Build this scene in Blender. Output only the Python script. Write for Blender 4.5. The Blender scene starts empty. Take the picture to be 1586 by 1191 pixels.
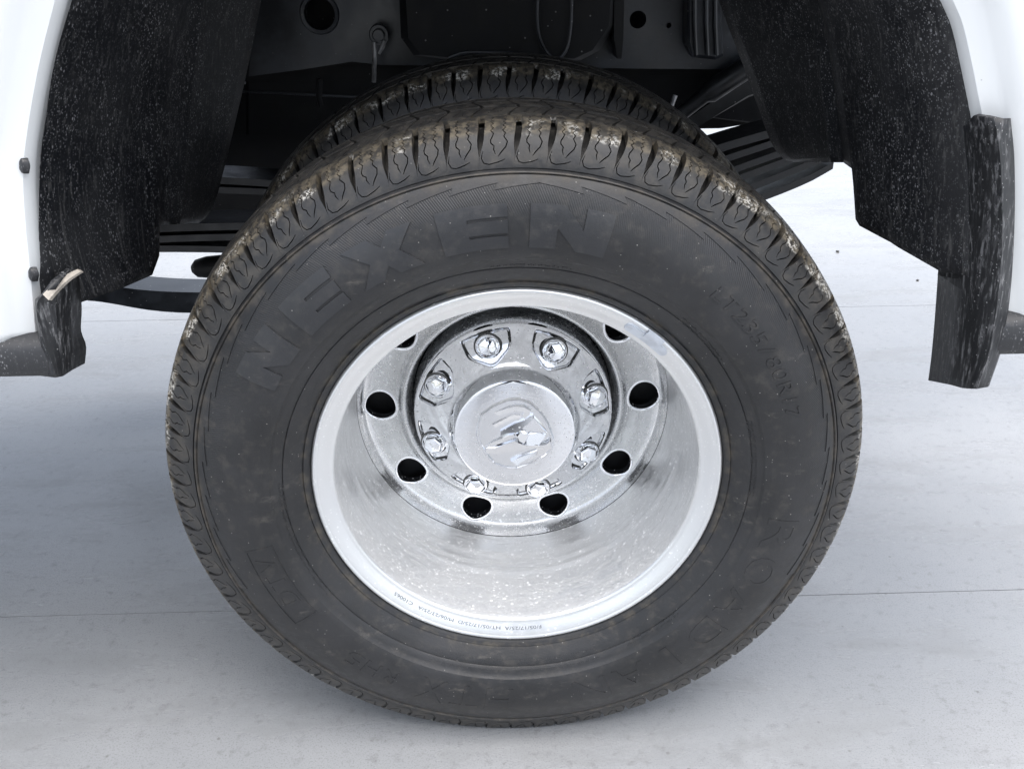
import bpy, bmesh, math, random
from mathutils import Vector, Matrix
from mathutils.geometry import delaunay_2d_cdt
random.seed(7)
S = bpy.context.scene
COL = S.collection
PI = math.pi
R = math.radians
GZ = 0.396                      # wheel centre height; ground is z = 0

# ------------------------------------------------------------------ camera
W_, H_, FPX = 1586.0, 1191.0, 1450.0
CAM = Vector((-0.03123, -0.92078, 0.58788 + GZ))
YAW, PITCH, ROLL = 0.02753, 0.46611, -0.00873
_f = Vector((math.sin(YAW)*math.cos(PITCH), math.cos(YAW)*math.cos(PITCH), -math.sin(PITCH)))
_r = Vector((math.cos(YAW), -math.sin(YAW), 0))
_u = _r.cross(_f)
_r2 = _r*math.cos(ROLL) + _u*math.sin(ROLL)
_u2 = -_r*math.sin(ROLL) + _u*math.cos(ROLL)
cd = bpy.data.cameras.new('camera')
cam = bpy.data.objects.new('camera', cd); COL.objects.link(cam)
M = Matrix((( _r2.x, _u2.x, -_f.x, CAM.x), (_r2.y, _u2.y, -_f.y, CAM.y), (_r2.z, _u2.z, -_f.z, CAM.z), (0, 0, 0, 1)))
cam.matrix_world = M
cd.sensor_width = 36; cd.lens = 36*FPX/W_; cd.clip_start = 0.02; cd.clip_end = 500
S.camera = cam

# ------------------------------------------------------------------ world and sun
SUN_EL, SUN_AZ = 76, 150
w = bpy.data.worlds.new('World'); S.world = w; w.use_nodes = True
nt = w.node_tree
bg = nt.nodes['Background']
sky = nt.nodes.new('ShaderNodeTexSky'); sky.sky_type = 'NISHITA'; sky.sun_disc = False
sky.sun_elevation = R(SUN_EL); sky.sun_rotation = R(SUN_AZ)
sky.air_density = 1.0; sky.dust_density = 3.0; sky.ozone_density = 1.0
hs = nt.nodes.new('ShaderNodeHueSaturation'); hs.inputs['Saturation'].default_value = .48      # thin overcast
nt.links.new(sky.outputs[0], hs.inputs['Color']); nt.links.new(hs.outputs[0], bg.inputs[0]); bg.inputs[1].default_value = 0.15
sd = bpy.data.lights.new('sun', 'SUN'); sd.energy = 1.2; sd.angle = R(80); sd.color = (1, .97, .93)
so = bpy.data.objects.new('sun', sd); COL.objects.link(so)
d = Vector((math.sin(R(SUN_AZ))*math.cos(R(SUN_EL)), math.cos(R(SUN_AZ))*math.cos(R(SUN_EL)), math.sin(R(SUN_EL))))
so.rotation_euler = d.to_track_quat('Z', 'Y').to_euler(); so.location = (0, -2, 6)
S.view_settings.view_transform = 'Standard'; S.view_settings.look = 'None'
S.view_settings.exposure = 1.34; S.view_settings.gamma = 1

# ------------------------------------------------------------------ helpers
def at(px, py, Y):
    """point of the place at depth Y seen at photograph pixel px, py (used to measure sizes)"""
    dd = _f + _r2*((px-W_/2)/FPX) - _u2*((py-H_/2)/FPX)
    return CAM + dd*((Y-CAM.y)/dd.y)

def link(name, me, mat=None, parent=None, loc=None):
    o = bpy.data.objects.new(name, me); COL.objects.link(o)
    if mat is not None:
        for m in (mat if isinstance(mat, (list, tuple)) else [mat]): me.materials.append(m)
    if parent is not None: o.parent = parent
    if loc is not None: o.location = loc
    return o

def mesh(name, vs, fs, smooth=True, angle=35):
    me = bpy.data.meshes.new(name); me.from_pydata([tuple(v) for v in vs], [], fs); me.update()
    if smooth:
        me.polygons.foreach_set('use_smooth', [True]*len(me.polygons))
        if angle: me.set_sharp_from_angle(angle=R(angle))
    return me

def tag(o, label=None, cat=None, group=None, kind=None):
    if label: o['label'] = label
    if cat: o['category'] = cat
    if group: o['group'] = group
    if kind: o['kind'] = kind
    return o

def cat(loops):                 # catmull-rom resample of an open polyline
    return loops

def resample(pts, n):
    """n points along a polyline, smoothed by Catmull-Rom"""
    pts = [Vector(p) for p in pts]
    if len(pts) == 2:
        return [pts[0].lerp(pts[1], i/(n-1)) for i in range(n)]
    fine = []
    P = [pts[0]*2-pts[1]] + pts + [pts[-1]*2-pts[-2]]
    for i in range(1, len(P)-2):
        a, b, c, e = P[i-1:i+3]
        for k in range(12):
            t = k/12
            fine.append(0.5*((2*b)+(c-a)*t+(2*a-5*b+4*c-e)*t*t+(3*b-a-3*c+e)*t*t*t))
    fine.append(pts[-1])
    L = [0]
    for i in range(1, len(fine)): L.append(L[-1]+(fine[i]-fine[i-1]).length)
    out, j = [], 0
    for i in range(n):
        s = L[-1]*i/(n-1)
        while j < len(L)-2 and L[j+1] < s: j += 1
        t = (s-L[j])/max(1e-9, L[j+1]-L[j])
        out.append(fine[j].lerp(fine[j+1], min(1, max(0, t))))
    return out

def lathe(prof, n=160, closed=False, clamp=None):
    """prof = [(r, y)] around the Y axis; angle 0 is straight up"""
    vs, fs = [], []
    k = len(prof)
    for i in range(n):
        a = 2*PI*i/n; s, c = math.sin(a), math.cos(a)
        for r, y in prof:
            z = r*c
            if clamp is not None and z < clamp: z = clamp
            vs.append((r*s, y, z))
    for i in range(n):
        j = (i+1) % n
        for q in range(k-1 if not closed else k):
            q2 = (q+1) % k
            fs.append((i*k+q, i*k+q2, j*k+q2, j*k+q))
    return vs, fs

def orient(vs, fs, name, smooth=True, angle=35, flip=False):
    bm = bmesh.new()
    bv = [bm.verts.new(v) for v in vs]
    for f in fs:
        try: bm.faces.new([bv[i] for i in f])
        except ValueError: pass
    bmesh.ops.remove_doubles(bm, verts=bm.verts, dist=1e-6)
    bmesh.ops.recalc_face_normals(bm, faces=bm.faces)
    me = bpy.data.meshes.new(name); bm.to_mesh(me); bm.free()
    if smooth:
        me.polygons.foreach_set('use_smooth', [True]*len(me.polygons))
        if angle: me.set_sharp_from_angle(angle=R(angle))
    return me

def inside(p, loops):
    c = False; x, y = p
    for L in loops:
        n = len(L)
        for i in range(n):
            x1, y1 = L[i]; x2, y2 = L[i-1]
            if (y1 > y) != (y2 > y) and x < (x2-x1)*(y-y1)/(y2-y1)+x1: c = not c
    return c

def subdiv(L, step):
    out = []
    for i in range(len(L)):
        a = Vector(L[i]); b = Vector(L[(i+1) % len(L)])
        m = max(1, int(math.ceil((b-a).length/step)))
        for k in range(m): out.append(tuple(a.lerp(b, k/m)))
    return out

def relief(name, loops, fmap, depth, step, smooth_angle=40, grid=True, flare=0.0):
    """a flat outline (with holes) laid on a curved surface: top skin, walls down by depth"""
    loops = [subdiv(L, step) for L in loops]
    vs2, ed = [], []
    for L in loops:
        b = len(vs2); n = len(L)
        vs2 += [Vector(p) for p in L]
        ed += [(b+i, b+(i+1) % n) for i in range(n)]
    if grid:
        xs = [p[0] for p in vs2]; ys = [p[1] for p in vs2]
        bpts = [p.copy() for p in vs2]
        nx = int((max(xs)-min(xs))/step); ny = int((max(ys)-min(ys))/step)
        for i in range(1, nx+1):
            for j in range(1, ny+1):
                p = (min(xs)+step*i-.37*step, min(ys)+step*j-.41*step)
                if inside(p, loops):
                    pv = Vector(p)
                    if min((q-pv).length for q in bpts) > .4*step: vs2.append(pv)
    r = delaunay_2d_cdt(vs2, ed, [], 0, 1e-7)
    v, faces = r[0], r[2]
    keep = []
    for f in faces:
        c = (sum(v[i][0] for i in f)/3, sum(v[i][1] for i in f)/3)
        if inside(c, loops): keep.append(tuple(f))
    vs = [fmap(p[0], p[1], 0.0) for p in v]
    fs = list(keep)
    for L in loops:
        b = len(vs); n = len(L)
        for p in L: vs.append(fmap(p[0], p[1], 0.0))
        for i, p in enumerate(L):
            q = p
            if flare:
                t = Vector(L[(i+1) % n])-Vector(L[i-1]); t.normalize()
                nn = Vector((t.y, -t.x))*flare
                q = (p[0]+nn.x, p[1]+nn.y)
                if inside((p[0]+nn.x*.3, p[1]+nn.y*.3), loops): q = (p[0]-nn.x, p[1]-nn.y)
            vs.append(fmap(q[0], q[1], -depth))
        for i in range(n):
            j = (i+1) % n
            fs.append((b+i, b+j, b+n+j, b+n+i))
    return orient(vs, fs, name, True, smooth_angle)

def tube(pts, rad, n=10, cap=True):
    pts = [Vector(p) for p in pts]; vs, fs = [], []
    if not isinstance(rad, (list, tuple)): rad = [rad]*len(pts)
    for i, p in enumerate(pts):
        t = (pts[min(i+1, len(pts)-1)]-pts[max(i-1, 0)]).normalized()
        a = t.cross(Vector((0, 1, 0.13)))
        if a.length < .05: a = t.cross(Vector((1, 0, 0)))
        a.normalize(); b = t.cross(a)
        for k in range(n):
            q = 2*PI*k/n; vs.append(p+(a*math.cos(q)+b*math.sin(q))*rad[i])
    for i in range(len(pts)-1):
        for k in range(n):
            k2 = (k+1) % n
            fs.append((i*n+k, i*n+k2, (i+1)*n+k2, (i+1)*n+k))
    if cap:
        fs.append(tuple(range(n))); fs.append(tuple((len(pts)-1)*n+k for k in range(n)))
    return vs, fs

def prism(poly, y0, y1, bev=0.004):
    """a solid with outline poly [(x, z)] from depth y0 to y1, front and back edges chamfered"""
    n = len(poly); cx = sum(p[0] for p in poly)/n; cz = sum(p[1] for p in poly)/n
    def ins(p, e):
        v = Vector((cx-p[0], cz-p[1])); L = v.length
        v = v*(e/L) if L > e else v
        return (p[0]+v.x, p[1]+v.y)
    rings = [([ins(p, bev) for p in poly], y0), (poly, y0+bev), (poly, y1-bev), ([ins(p, bev) for p in poly], y1)]
    vs, fs = [], []
    for pl, y in rings: vs += [(p[0], y, p[1]) for p in pl]
    for k in range(3):
        for i in range(n):
            j = (i+1) % n
            fs.append((k*n+i, k*n+j, (k+1)*n+j, (k+1)*n+i))
    fs.append(tuple(range(n))); fs.append(tuple(3*n+i for i in range(n)))
    return vs, fs

def box(x0, x1, y0, y1, z0, z1, bev=0.003):
    return prism([(x0, z0), (x1, z0), (x1, z1), (x0, z1)], y0, y1, bev)

def sheet(cols, thick=0.004):
    """cols: list of equal-length point lists; gives a thin shell with real thickness"""
    n = len(cols[0]); m = len(cols)
    vs = [p for c in cols for p in c]
    fs = [(i*n+j, i*n+j+1, (i+1)*n+j+1, (i+1)*n+j) for i in range(m-1) for j in range(n-1)]
    return vs, fs

def solid(o, t, off=0):
    md = o.modifiers.new('thickness', 'SOLIDIFY'); md.thickness = t; md.offset = off
    return o

# ------------------------------------------------------------------ materials
class NT:
    def __init__(self, name):
        self.m = bpy.data.materials.new(name); self.m.use_nodes = True
        self.t = self.m.node_tree; self.b = self.t.nodes['Principled BSDF']
    def n(self, typ, **kw):
        nd = self.t.nodes.new(typ)
        for k, v in kw.items():
            if k == 'ins':
                for kk, vv in v.items():
                    if hasattr(vv, 'is_output') or isinstance(vv, bpy.types.NodeSocket): self.t.links.new(vv, nd.inputs[kk])
                    else: nd.inputs[kk].default_value = vv
            else: setattr(nd, k, v)
        return nd
    def math(self, op, a, b=0.0, c=None, clamp=False):
        nd = self.t.nodes.new('ShaderNodeMath'); nd.operation = op; nd.use_clamp = clamp
        for i, x in enumerate((a, b, c)):
            if x is None: continue
            if isinstance(x, (int, float)): nd.inputs[i].default_value = x
            else: self.t.links.new(x, nd.inputs[i])
        return nd.outputs[0]
    def ramp(self, x, lo, hi, a=0.0, b=1.0):
        nd = self.t.nodes.new('ShaderNodeMapRange'); nd.interpolation_type = 'SMOOTHSTEP'
        self.t.links.new(x, nd.inputs[0])
        for i, q in enumerate((lo, hi, a, b)): nd.inputs[1+i].default_value = q
        return nd.outputs[0]
    def mix(self, f, a, b):
        nd = self.t.nodes.new('ShaderNodeMix'); nd.data_type = 'RGBA'
        if isinstance(f, (int, float)): nd.inputs[0].default_value = f
        else: self.t.links.new(f, nd.inputs[0])
        for i, q in ((6, a), (7, b)):
            if isinstance(q, tuple): nd.inputs[i].default_value = (*q, 1) if len(q) == 3 else q
            else: self.t.links.new(q, nd.inputs[i])
        return nd.outputs[2]
    def noise(self, co, scale, det=4, rough=.55, out=0):
        nd = self.t.nodes.new('ShaderNodeTexNoise'); nd.inputs['Scale'].default_value = scale
        nd.inputs['Detail'].default_value = det; nd.inputs['Roughness'].default_value = rough
        self.t.links.new(co, nd.inputs['Vector']); return nd.outputs[out]
    def voro(self, co, scale, out='Distance', feature='F1'):
        nd = self.t.nodes.new('ShaderNodeTexVoronoi'); nd.feature = feature; nd.inputs['Scale'].default_value = scale
        self.t.links.new(co, nd.inputs['Vector']); return nd.outputs[out], nd
    def coord(self, which='Object'):
        return self.t.nodes.new('ShaderNodeTexCoord').outputs[which]
    def pos(self):
        return self.t.nodes.new('ShaderNodeNewGeometry').outputs['Position']
    def mapping(self, co, scale):
        nd = self.t.nodes.new('ShaderNodeMapping'); nd.inputs['Scale'].default_value = scale
        self.t.links.new(co, nd.inputs[0]); return nd.outputs[0]
    def sep(self, co):
        nd = self.t.nodes.new('ShaderNodeSeparateXYZ'); self.t.links.new(co, nd.inputs[0]); return nd.outputs
    def set(self, key, v):
        if isinstance(v, tuple): self.b.inputs[key].default_value = (*v, 1) if len(v) == 3 else v
        elif isinstance(v, (int, float)): self.b.inputs[key].default_value = v
        else: self.t.links.new(v, self.b.inputs[key])
    def bump(self, h, strength=.3, dist=.001):
        nd = self.t.nodes.new('ShaderNodeBump'); nd.inputs['Strength'].default_value = strength
        nd.inputs['Distance'].default_value = dist; self.t.links.new(h, nd.inputs['Height'])
        self.t.links.new(nd.outputs[0], self.b.inputs['Normal'])
    def spots(self, co, scale, size, share):
        """round specks: mask 0..1; size in cell units, share of cells that carry one"""
        dist, nd = self.voro(co, scale)
        nd.inputs['Randomness'].default_value = 1
        rnd = self.sep(nd.outputs['Color'])
        s = self.math('MULTIPLY', rnd[1], size)
        a = self.ramp(self.math('SUBTRACT', dist, s), -.06, .04, 1, 0)
        b = self.math('LESS_THAN', rnd[0], share)
        return self.math('MULTIPLY', a, b)

def mat_rubber(name, tread=False, hatch=False, letters=False, pale=0.0):
    k = NT(name); co = k.coord(); ps = k.pos(); x, y, z = k.sep(co)
    r = k.math('SQRT', k.math('ADD', k.math('MULTIPLY', x, x), k.math('MULTIPLY', z, z)))
    n1 = k.noise(ps, 9, 6, .6); n2 = k.noise(ps, 70, 5, .6); n3 = k.noise(ps, 420, 3, .6)
    base = k.mix(k.ramp(n1, .35, .68), (.0125, .013, .0142), (.0225, .023, .025))
    base = k.mix(k.ramp(n2, .48, .75, 0, .3), base, (.085, .078, .068))
    if tread:
        dm = k.ramp(r, .362, .376)
        d1 = k.math('MULTIPLY', dm, k.ramp(n2, .38, .70, .10, .62))
        base = k.mix(d1, base, (.070, .064, .055))
        low = k.math('MULTIPLY', k.math('LESS_THAN', r, .3985), k.ramp(r, .378, .392))
        band = k.math('MULTIPLY', k.ramp(r, .3945, .3995), k.ramp(r, .4060, .4085, 1, .12))
        d2 = k.math('MULTIPLY', band, k.ramp(k.noise(ps, 120, 5, .7), .42, .60, .1, .9))
        base = k.mix(d2, base, (.155, .131, .094))
        nw = k.noise(ps, 24, 3, .5); nw2 = k.noise(ps, 260, 4, .7)
        d3 = k.math('MULTIPLY', k.math('MULTIPLY', k.math('MULTIPLY', k.ramp(r, .3935, .398), k.ramp(r, .404, .407, 1, 0)), k.ramp(nw, .50, .60)), k.ramp(nw2, .48, .58))
        base = k.mix(d3, base, (.60, .58, .53))
    else:
        d1 = k.math('MULTIPLY', k.ramp(k.math('ABSOLUTE', k.math('SUBTRACT', r, .2455)), .0, .007, 1, 0), k.ramp(n2, .42, .68, .0, .6))
        base = k.mix(d1, base, (.080, .068, .050))
        d2 = k.math('MULTIPLY', k.ramp(r, .352, .366), k.ramp(n2, .35, .65, .05, .5))
        base = k.mix(d2, base, (.12, .10, .075))
        d3 = k.ramp(k.noise(k.mapping(ps, (1, 1, 2.2)), 24, 6, .72),   .58, .80, 0, .45)
        base = k.mix(d3, base, (.16, .145, .125))
    if pale: base = k.mix(pale, base, (.045, .048, .055))
    sp = k.spots(ps, 380, .26, .045)
    base = k.mix(k.math('MULTIPLY', sp, .7), base, (.30, .29, .27))
    # fine scuffs
    sc = k.noise(k.mapping(ps, (30, 8, 500)), 1, 4, .7)
    base = k.mix(k.ramp(sc, .66, .78, 0, .22), base, (.20, .19, .18))
    k.set('Base Color', base)
    k.set('Roughness', k.ramp(n2, .3, .7, .40, .58) if not letters else k.ramp(n2, .3, .7, .32, .46))
    k.set('Specular IOR Level', .5)
    h = k.math('MULTIPLY', n3, .5)
    if hatch:
        th = k.math('ARCTAN2', x, z)
        ph = k.math('ADD', k.math('MULTIPLY', th, 860.0), k.math('MULTIPLY', r, 1300.0))
        wv = k.math('SINE', ph)
        msk = k.math('MULTIPLY', k.ramp(r, .322, .338), k.ramp(r, .357, .3575, 1, 0))
        msk = k.math('MULTIPLY', msk, k.ramp(z, -.05, .10))
        h = k.math('ADD', h, k.math('MULTIPLY', k.math('MULTIPLY', wv, msk), .30))
    k.bump(h, .5, .0008)
    return k.m

def mat_chrome(name, spot=.8, rough=.06, film=.0, col=(.80, .81, .83), conc=False):
    k = NT(name); ps = k.pos(); co = k.coord()
    n1 = k.noise(ps, 22, 5, .65); n2 = k.noise(ps, 140, 5, .65)
    s1 = k.spots(ps, 190, .36, .42*spot); s2 = k.spots(ps, 340, .34, .55*spot)
    pat = k.ramp(n1, .36, .62, .25 if spot < 2 else .6, 1)
    s = k.math('MULTIPLY', k.math('MAXIMUM', s1, k.math('MULTIPLY', s2, .8)), pat)
    f = s
    if film > 0:
        x, y, z = k.sep(co)
        r = k.math('SQRT', k.math('ADD', k.math('MULTIPLY', x, x), k.math('MULTIPLY', z, z)))
        th = k.math('ARCTAN2', x, z)
        cv = k.n('ShaderNodeCombineXYZ'); k.t.links.new(k.math('MULTIPLY', th, 5.0), cv.inputs[0])
        k.t.links.new(k.math('MULTIPLY', y, 130.0), cv.inputs[1]); k.t.links.new(k.math('MULTIPLY', r, 60.0), cv.inputs[2])
        band = k.noise(cv.outputs[0], 1.0, 6, .68)
        fl = k.math('MULTIPLY', k.ramp(band, .36, .66), film)
        fl2 = k.math('MULTIPLY', k.ramp(n1, .30, .62, .25, 1.0), film*.75)
        film_ = k.math('MAXIMUM', fl, fl2)
        f = k.math('MAXIMUM', s, film_)
        base = k.mix(s, k.mix(film_, col, (.46, .46, .45)), (.90, .90, .90))
    else:
        base = k.mix(f, col, (.60, .60, .59))
    k.set('Base Color', base)
    k.set('Metallic', k.math('SUBTRACT', 1.0, k.math('MULTIPLY', f, .85)))
    k.set('Roughness', k.math('ADD', rough, k.math('MULTIPLY', f, .5), clamp=True))
    k.bump(s, .10, .0005)
    return k.m

def mat_lip():
    k = NT('machined_lip'); ps = k.pos(); n1 = k.noise(ps, 30, 5, .6)
    s = k.math('MULTIPLY', k.spots(ps, 330, .42, .5), k.ramp(n1, .4, .65, .15, .9))
    k.set('Base Color', k.mix(s, (.74, .75, .755), (.90, .905, .905)))
    k.set('Metallic', k.math('SUBTRACT', .85, k.math('MULTIPLY', s, .6)))
    k.set('Roughness', k.ramp(n1, .3, .7, .30, .42))
    return k.m

def mat_plastic(name, base=(.014, .015, .017), specks=.4, streak=.5, rough=.5, ext=1.0):
    """black moulded plastic with road dust: specks and streaks that run down"""
    k = NT(name); ps = k.pos()
    n1 = k.noise(ps, 11, 5, .6)
    st = k.noise(k.mapping(ps, (260, 260, 5)), 1, 3, .6)
    st2 = k.noise(k.mapping(ps, (90, 90, 2.5)), 1, 4, .6)
    pv = k.mapping(ps, (1, 1, .62)); s1 = k.spots(pv, 300, .34, .62*specks); s2 = k.spots(pv, 560, .40, .95*specks)
    big = k.ramp(k.noise(k.mapping(ps, (26, 26, 3)), 1, 4, .6), .36, .62, .22, 1)
    b = k.mix(k.math('MULTIPLY', k.ramp(st, .48, .70), k.math('MULTIPLY', k.ramp(st2, .38, .60), .60*streak)), base, (.13, .128, .125))
    b = k.mix(k.math('MULTIPLY', k.ramp(n1, .4, .7), .16*streak), b, (.09, .09, .088))
    b = k.mix(k.math('MULTIPLY', k.math('MULTIPLY', k.math('MAXIMUM', s1, k.math('MULTIPLY', s2, .8)), big), .8), b, (.27, .27, .28))
    k.set('Base Color', b); k.set('Roughness', k.ramp(n1, .3, .7, rough-.06, rough+.1))
    k.bump(k.math('ADD', k.noise(ps, 330, 3, .6), k.math('MULTIPLY', st, 1.0)), .25, .0006)
    return k.m

def mat_scuffed(name):
    k = NT(name); ps = k.pos()
    st = k.noise(k.mapping(ps, (230, 230, 22)), 1, 6, .7)
    n2 = k.noise(k.mapping(ps, (1.6, 1.6, .8)), 80, 5, .65)
    s1 = k.spots(ps, 330, .30, .25)
    f = k.math('MULTIPLY', k.ramp(st, .48, .60), k.ramp(n2, .44, .60, .14, .70))
    b = k.mix(f, (.011, .012, .014), (.21, .21, .215))
    b = k.mix(k.math('MULTIPLY', s1, .6), b, (.4, .4, .4))
    k.set('Base Color', b); k.set('Roughness', .5)
    k.bump(st, .14, .0007)
    return k.m

def mat_simple(name, col, rough=.5, metal=0.0, nscale=30, var=.3, spec=.5, specks=0):
    k = NT(name); ps = k.pos(); n = k.noise(ps, nscale, 5, .6)
    c2 = tuple(min(1, c*(1+var)) for c in col); c1 = tuple(c*(1-var) for c in col)
    b = k.mix(k.ramp(n, .35, .65), c1, c2)
    if specks:
        b = k.mix(k.math('MULTIPLY', k.spots(ps, 170, .25, specks), .6), b, (.3, .3, .3))
    k.set('Base Color', b); k.set('Roughness', k.ramp(n, .3, .7, max(.02, rough-.08), min(1, rough+.08)))
    k.set('Metallic', metal); k.set('Specular IOR Level', spec)
    k.bump(k.noise(ps, nscale*8, 3, .6), .15, .0006)
    return k.m

def mat_paint():
    k = NT('white_paint'); ps = k.pos()
    n = k.noise(ps, 6, 3, .5)
    s = k.math('MULTIPLY', k.math('MAXIMUM', k.spots(ps, 45, .09, .14), k.spots(ps, 120, .14, .05)), .6)
    k.set('Base Color', k.mix(s, k.mix(k.ramp(n, .3, .7), (.78, .80, .80), (.81, .825, .825)), (.12, .11, .10)))
    k.set('Roughness', .25); k.set('Coat Weight', .6); k.set('Coat Roughness', .05)
    return k.m

def mat_ground():
    k = NT('concrete'); ps = k.pos()
    n0 = k.noise(ps, 1.1, 5, .6); n1 = k.noise(k.mapping(ps, (2.2, 7, 1)), 1.6, 6, .62)
    n2 = k.noise(ps, 60, 5, .65); n3 = k.noise(ps, 420, 3, .6)
    b = k.mix(k.ramp(n0, .3, .7), (.275, .285, .295), (.345, .352, .358))
    b = k.mix(k.ramp(n1, .48, .72, 0, .38), b, (.215, .218, .216))
    st = k.noise(k.mapping(ps, (1.2, 22, 1)), 1.5, 6, .7)
    b = k.mix(k.ramp(st, .55, .75, 0, .20), b, (.18, .18, .176))
    b = k.mix(k.ramp(k.noise(ps, 5, 6, .7), .60, .74, 0, .35), b, (.17, .17, .165))
    b = k.mix(k.ramp(n2, .52, .75, 0, .60), b, (.19, .19, .19))
    b = k.mix(k.ramp(n3, .50, .70, 0, .55), b, (.17, .17, .175))
    b = k.mix(k.math('MULTIPLY', k.spots(ps, 42, .12, .22), .6), b, (.13, .125, .12))
    k.set('Base Color', b)
    k.set('Roughness', k.ramp(n1, .35, .68, .17, .33))
    k.set('Specular IOR Level', .75)
    k.bump(k.math('ADD', k.math('MULTIPLY', n3, .5), k.math('ADD', n2, k.math('MULTIPLY', k.noise(ps, 110, 4, .65), 1.2))), .24, .0012)
    return k.m

RUB = mat_rubber('sidewall_rubber', hatch=True)
LET = mat_rubber('lettering_rubber')
BIG = mat_rubber('brand_lettering_rubber', letters=True, pale=.22)
TRD = mat_rubber('tread_rubber', tread=True)
CHR = mat_chrome('chrome_plate', spot=1.1, rough=.045, col=(.84, .85, .87))
BAR = mat_chrome('polished_dish', spot=2.2, rough=.27, film=.52, col=(.88, .885, .885))
DSC = mat_chrome('polished_disc', spot=1.4, rough=.12, film=.42, col=(.74, .745, .75))
LIP = mat_lip()
LINER = mat_plastic('liner_plastic', base=(.0075, .0085, .011), specks=1.0, streak=.75, rough=.5)
SCUF = mat_scuffed('scuffed_plastic')
CLAD = mat_plastic('cladding_plastic', base=(.022, .023, .026), specks=.5, streak=.35, rough=.45)
PAINT = mat_paint()
FRAME = mat_simple('frame_paint', (.022, .025, .031), .36, 0, 14, .45, specks=.2)
STEEL = mat_simple('spring_steel', (.011, .012, .014), .45, 0, 40, .5, specks=.05)
DARK = mat_simple('dark_steel', (.007, .0075, .009), .6, 0, 30, .4, spec=.3, specks=.05)
ROD = mat_simple('bare_rod', (.45, .45, .46), .35, .9, 60, .15)
TAN = mat_simple('worn_plastic_edge', (.33, .30, .26), .6, 0, 90, .25)
WEIGHT = mat_simple('wheel_weight_metal', (.60, .64, .70), .4, .7, 60, .12)
INK = mat_simple('stamped_ink', (.10, .11, .12), .6, 0, 50, .1)
GRND = mat_ground()
EMB = mat_chrome('emblem_chrome', spot=.3, rough=.09, col=(.80, .81, .83))
RECESS_SHADE = mat_simple('recess_shade', (.085, .085, .08), .6, .2, 300, .4)  # shade of the pad grooves and lug wells, put in as colour
PEB = mat_simple('stone', (.05, .048, .045), .8, 0, 200, .3)

# ------------------------------------------------------------------ the setting: ground slabs
g_v, g_f = box(-150, 150, -150, 150, -.06, -.009)
ground = link('ground', mesh('ground', g_v, g_f, False), DARK)
tag(ground, kind='structure')
GAP = .0008
ys = [-150, -1.9, .258, 1.47, 4.4, 8, 12, 150]
for i in range(len(ys)-1):
    bv, bf = prism([(-150, ys[i]+GAP), (150, ys[i]+GAP), (150, ys[i+1]-GAP), (-150, ys[i+1]-GAP)], -.0085, 0, .0012)
    vs = [(a, c, b) for a, b, c in bv]
    link('concrete_slab', orient(vs, bf, 'concrete_slab', False), GRND, ground)

# ------------------------------------------------------------------ the truck
truck = bpy.data.objects.new('pickup_truck', None); COL.objects.link(truck)
truck.location = (0, 0, 0)
tag(truck, 'white pickup truck with dual rear wheels, chrome dished rim and dusty black wheel liner', 'pickup truck')
WC = Vector((0, 0, GZ))

# ---- tyres
CARC = [(.236, .012), (.2375, .003), (.2395, -.0015), (.2425, -.0035), (.2455, -.0055), (.2465, -.0042), (.2480, -.0055), (.2560, -.0125), (.2640, -.0185),
        (.2660, -.0192), (.2668, -.0184), (.2678, -.0200),
        (.2740, -.0238), (.2786, -.0262), (.2794, -.0282), (.2802, -.0288), (.2880, -.0318), (.3000, -.0340), (.3120, -.0346), (.3220, -.0338), (.3320, -.0312),
        (.3420, -.0272), (.3500, -.0228), (.3560, -.0187), (.3600, -.0158), (.3612, -.0150), (.3618, -.0160), (.3630, -.0166), (.3642, -.0158), (.3650, -.0128),
        (.3680, -.0095), (.3720, -.0055), (.3775, .0010), (.3830, .0075), (.3880, .0145), (.3922, .0235), (.3950, .0420), (.3972, .0620), (.3985, .0850)]
CARC = CARC + [(r, .17-y) for r, y in CARC[-2::-1]]
FACE = [(.3655, -.0128), (.3700, -.0118), (.3765, -.0095), (.3850, -.0055), (.3925, -.0010), (.3985, .0045), (.4025, .0108), (.4055, .0190), (.4085, .0400), (.4105, .0630), (.4115, .0850)]
FACE = FACE + [(r, .17-y) for r, y in FACE[-2::-1]]
_fl = [0.0]
for i in range(1, len(FACE)): _fl.append(_fl[-1]+math.hypot(FACE[i][0]-FACE[i-1][0], FACE[i][1]-FACE[i-1][1]))
def face_at(v):
    v = max(0, min(_fl[-1], v)); i = 0
    while i < len(_fl)-2 and _fl[i+1] < v: i += 1
    t = (v-_fl[i])/(_fl[i+1]-_fl[i])
    # catmull-rom through neighbours
    g = lambda j: Vector(FACE[max(0, min(len(FACE)-1, j))])
    a, b, c, e = g(i-1), g(i), g(i+1), g(i+2)
    return 0.5*((2*b)+(c-a)*t+(2*a-5*b+4*c-e)*t*t+(3*b-a-3*c+e)*t*t*t)
VTOT = _fl[-1]
def v_of_y(y):
    lo, hi = 0, VTOT
    for _ in range(40):
        m = (lo+hi)/2
        if face_at(m)[1] < y: lo = m
        else: hi = m
    return lo
def tread_map(u, v, h):
    p = face_at(v); q = face_at(v+.0008)-face_at(v-.0008)
    n = Vector((q[1], -q[0])); n.normalize()          # (r, y) outward
    if n[0] < 0 and p[0] > .40: n = -n
    r = p[0]+n[0]*h; y = p[1]+n[1]*h
    th = u/.405
    return (r*math.sin(th), y, r*math.cos(th))
V_SH = v_of_y(.034)             # inner edge of the shoulder blocks
V_ED = v_of_y(.006)             # the shoulder itself
def zig(u0, v0, u1, v1, amp, n):
    out = []
    for i in range(n+1):
        t = i/n; a = amp*(1 if i % 2 else -1) if 0 < i < n else 0
        out.append((u0+(u1-u0)*t+a, v0+(v1-v0)*t))
    return out
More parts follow.
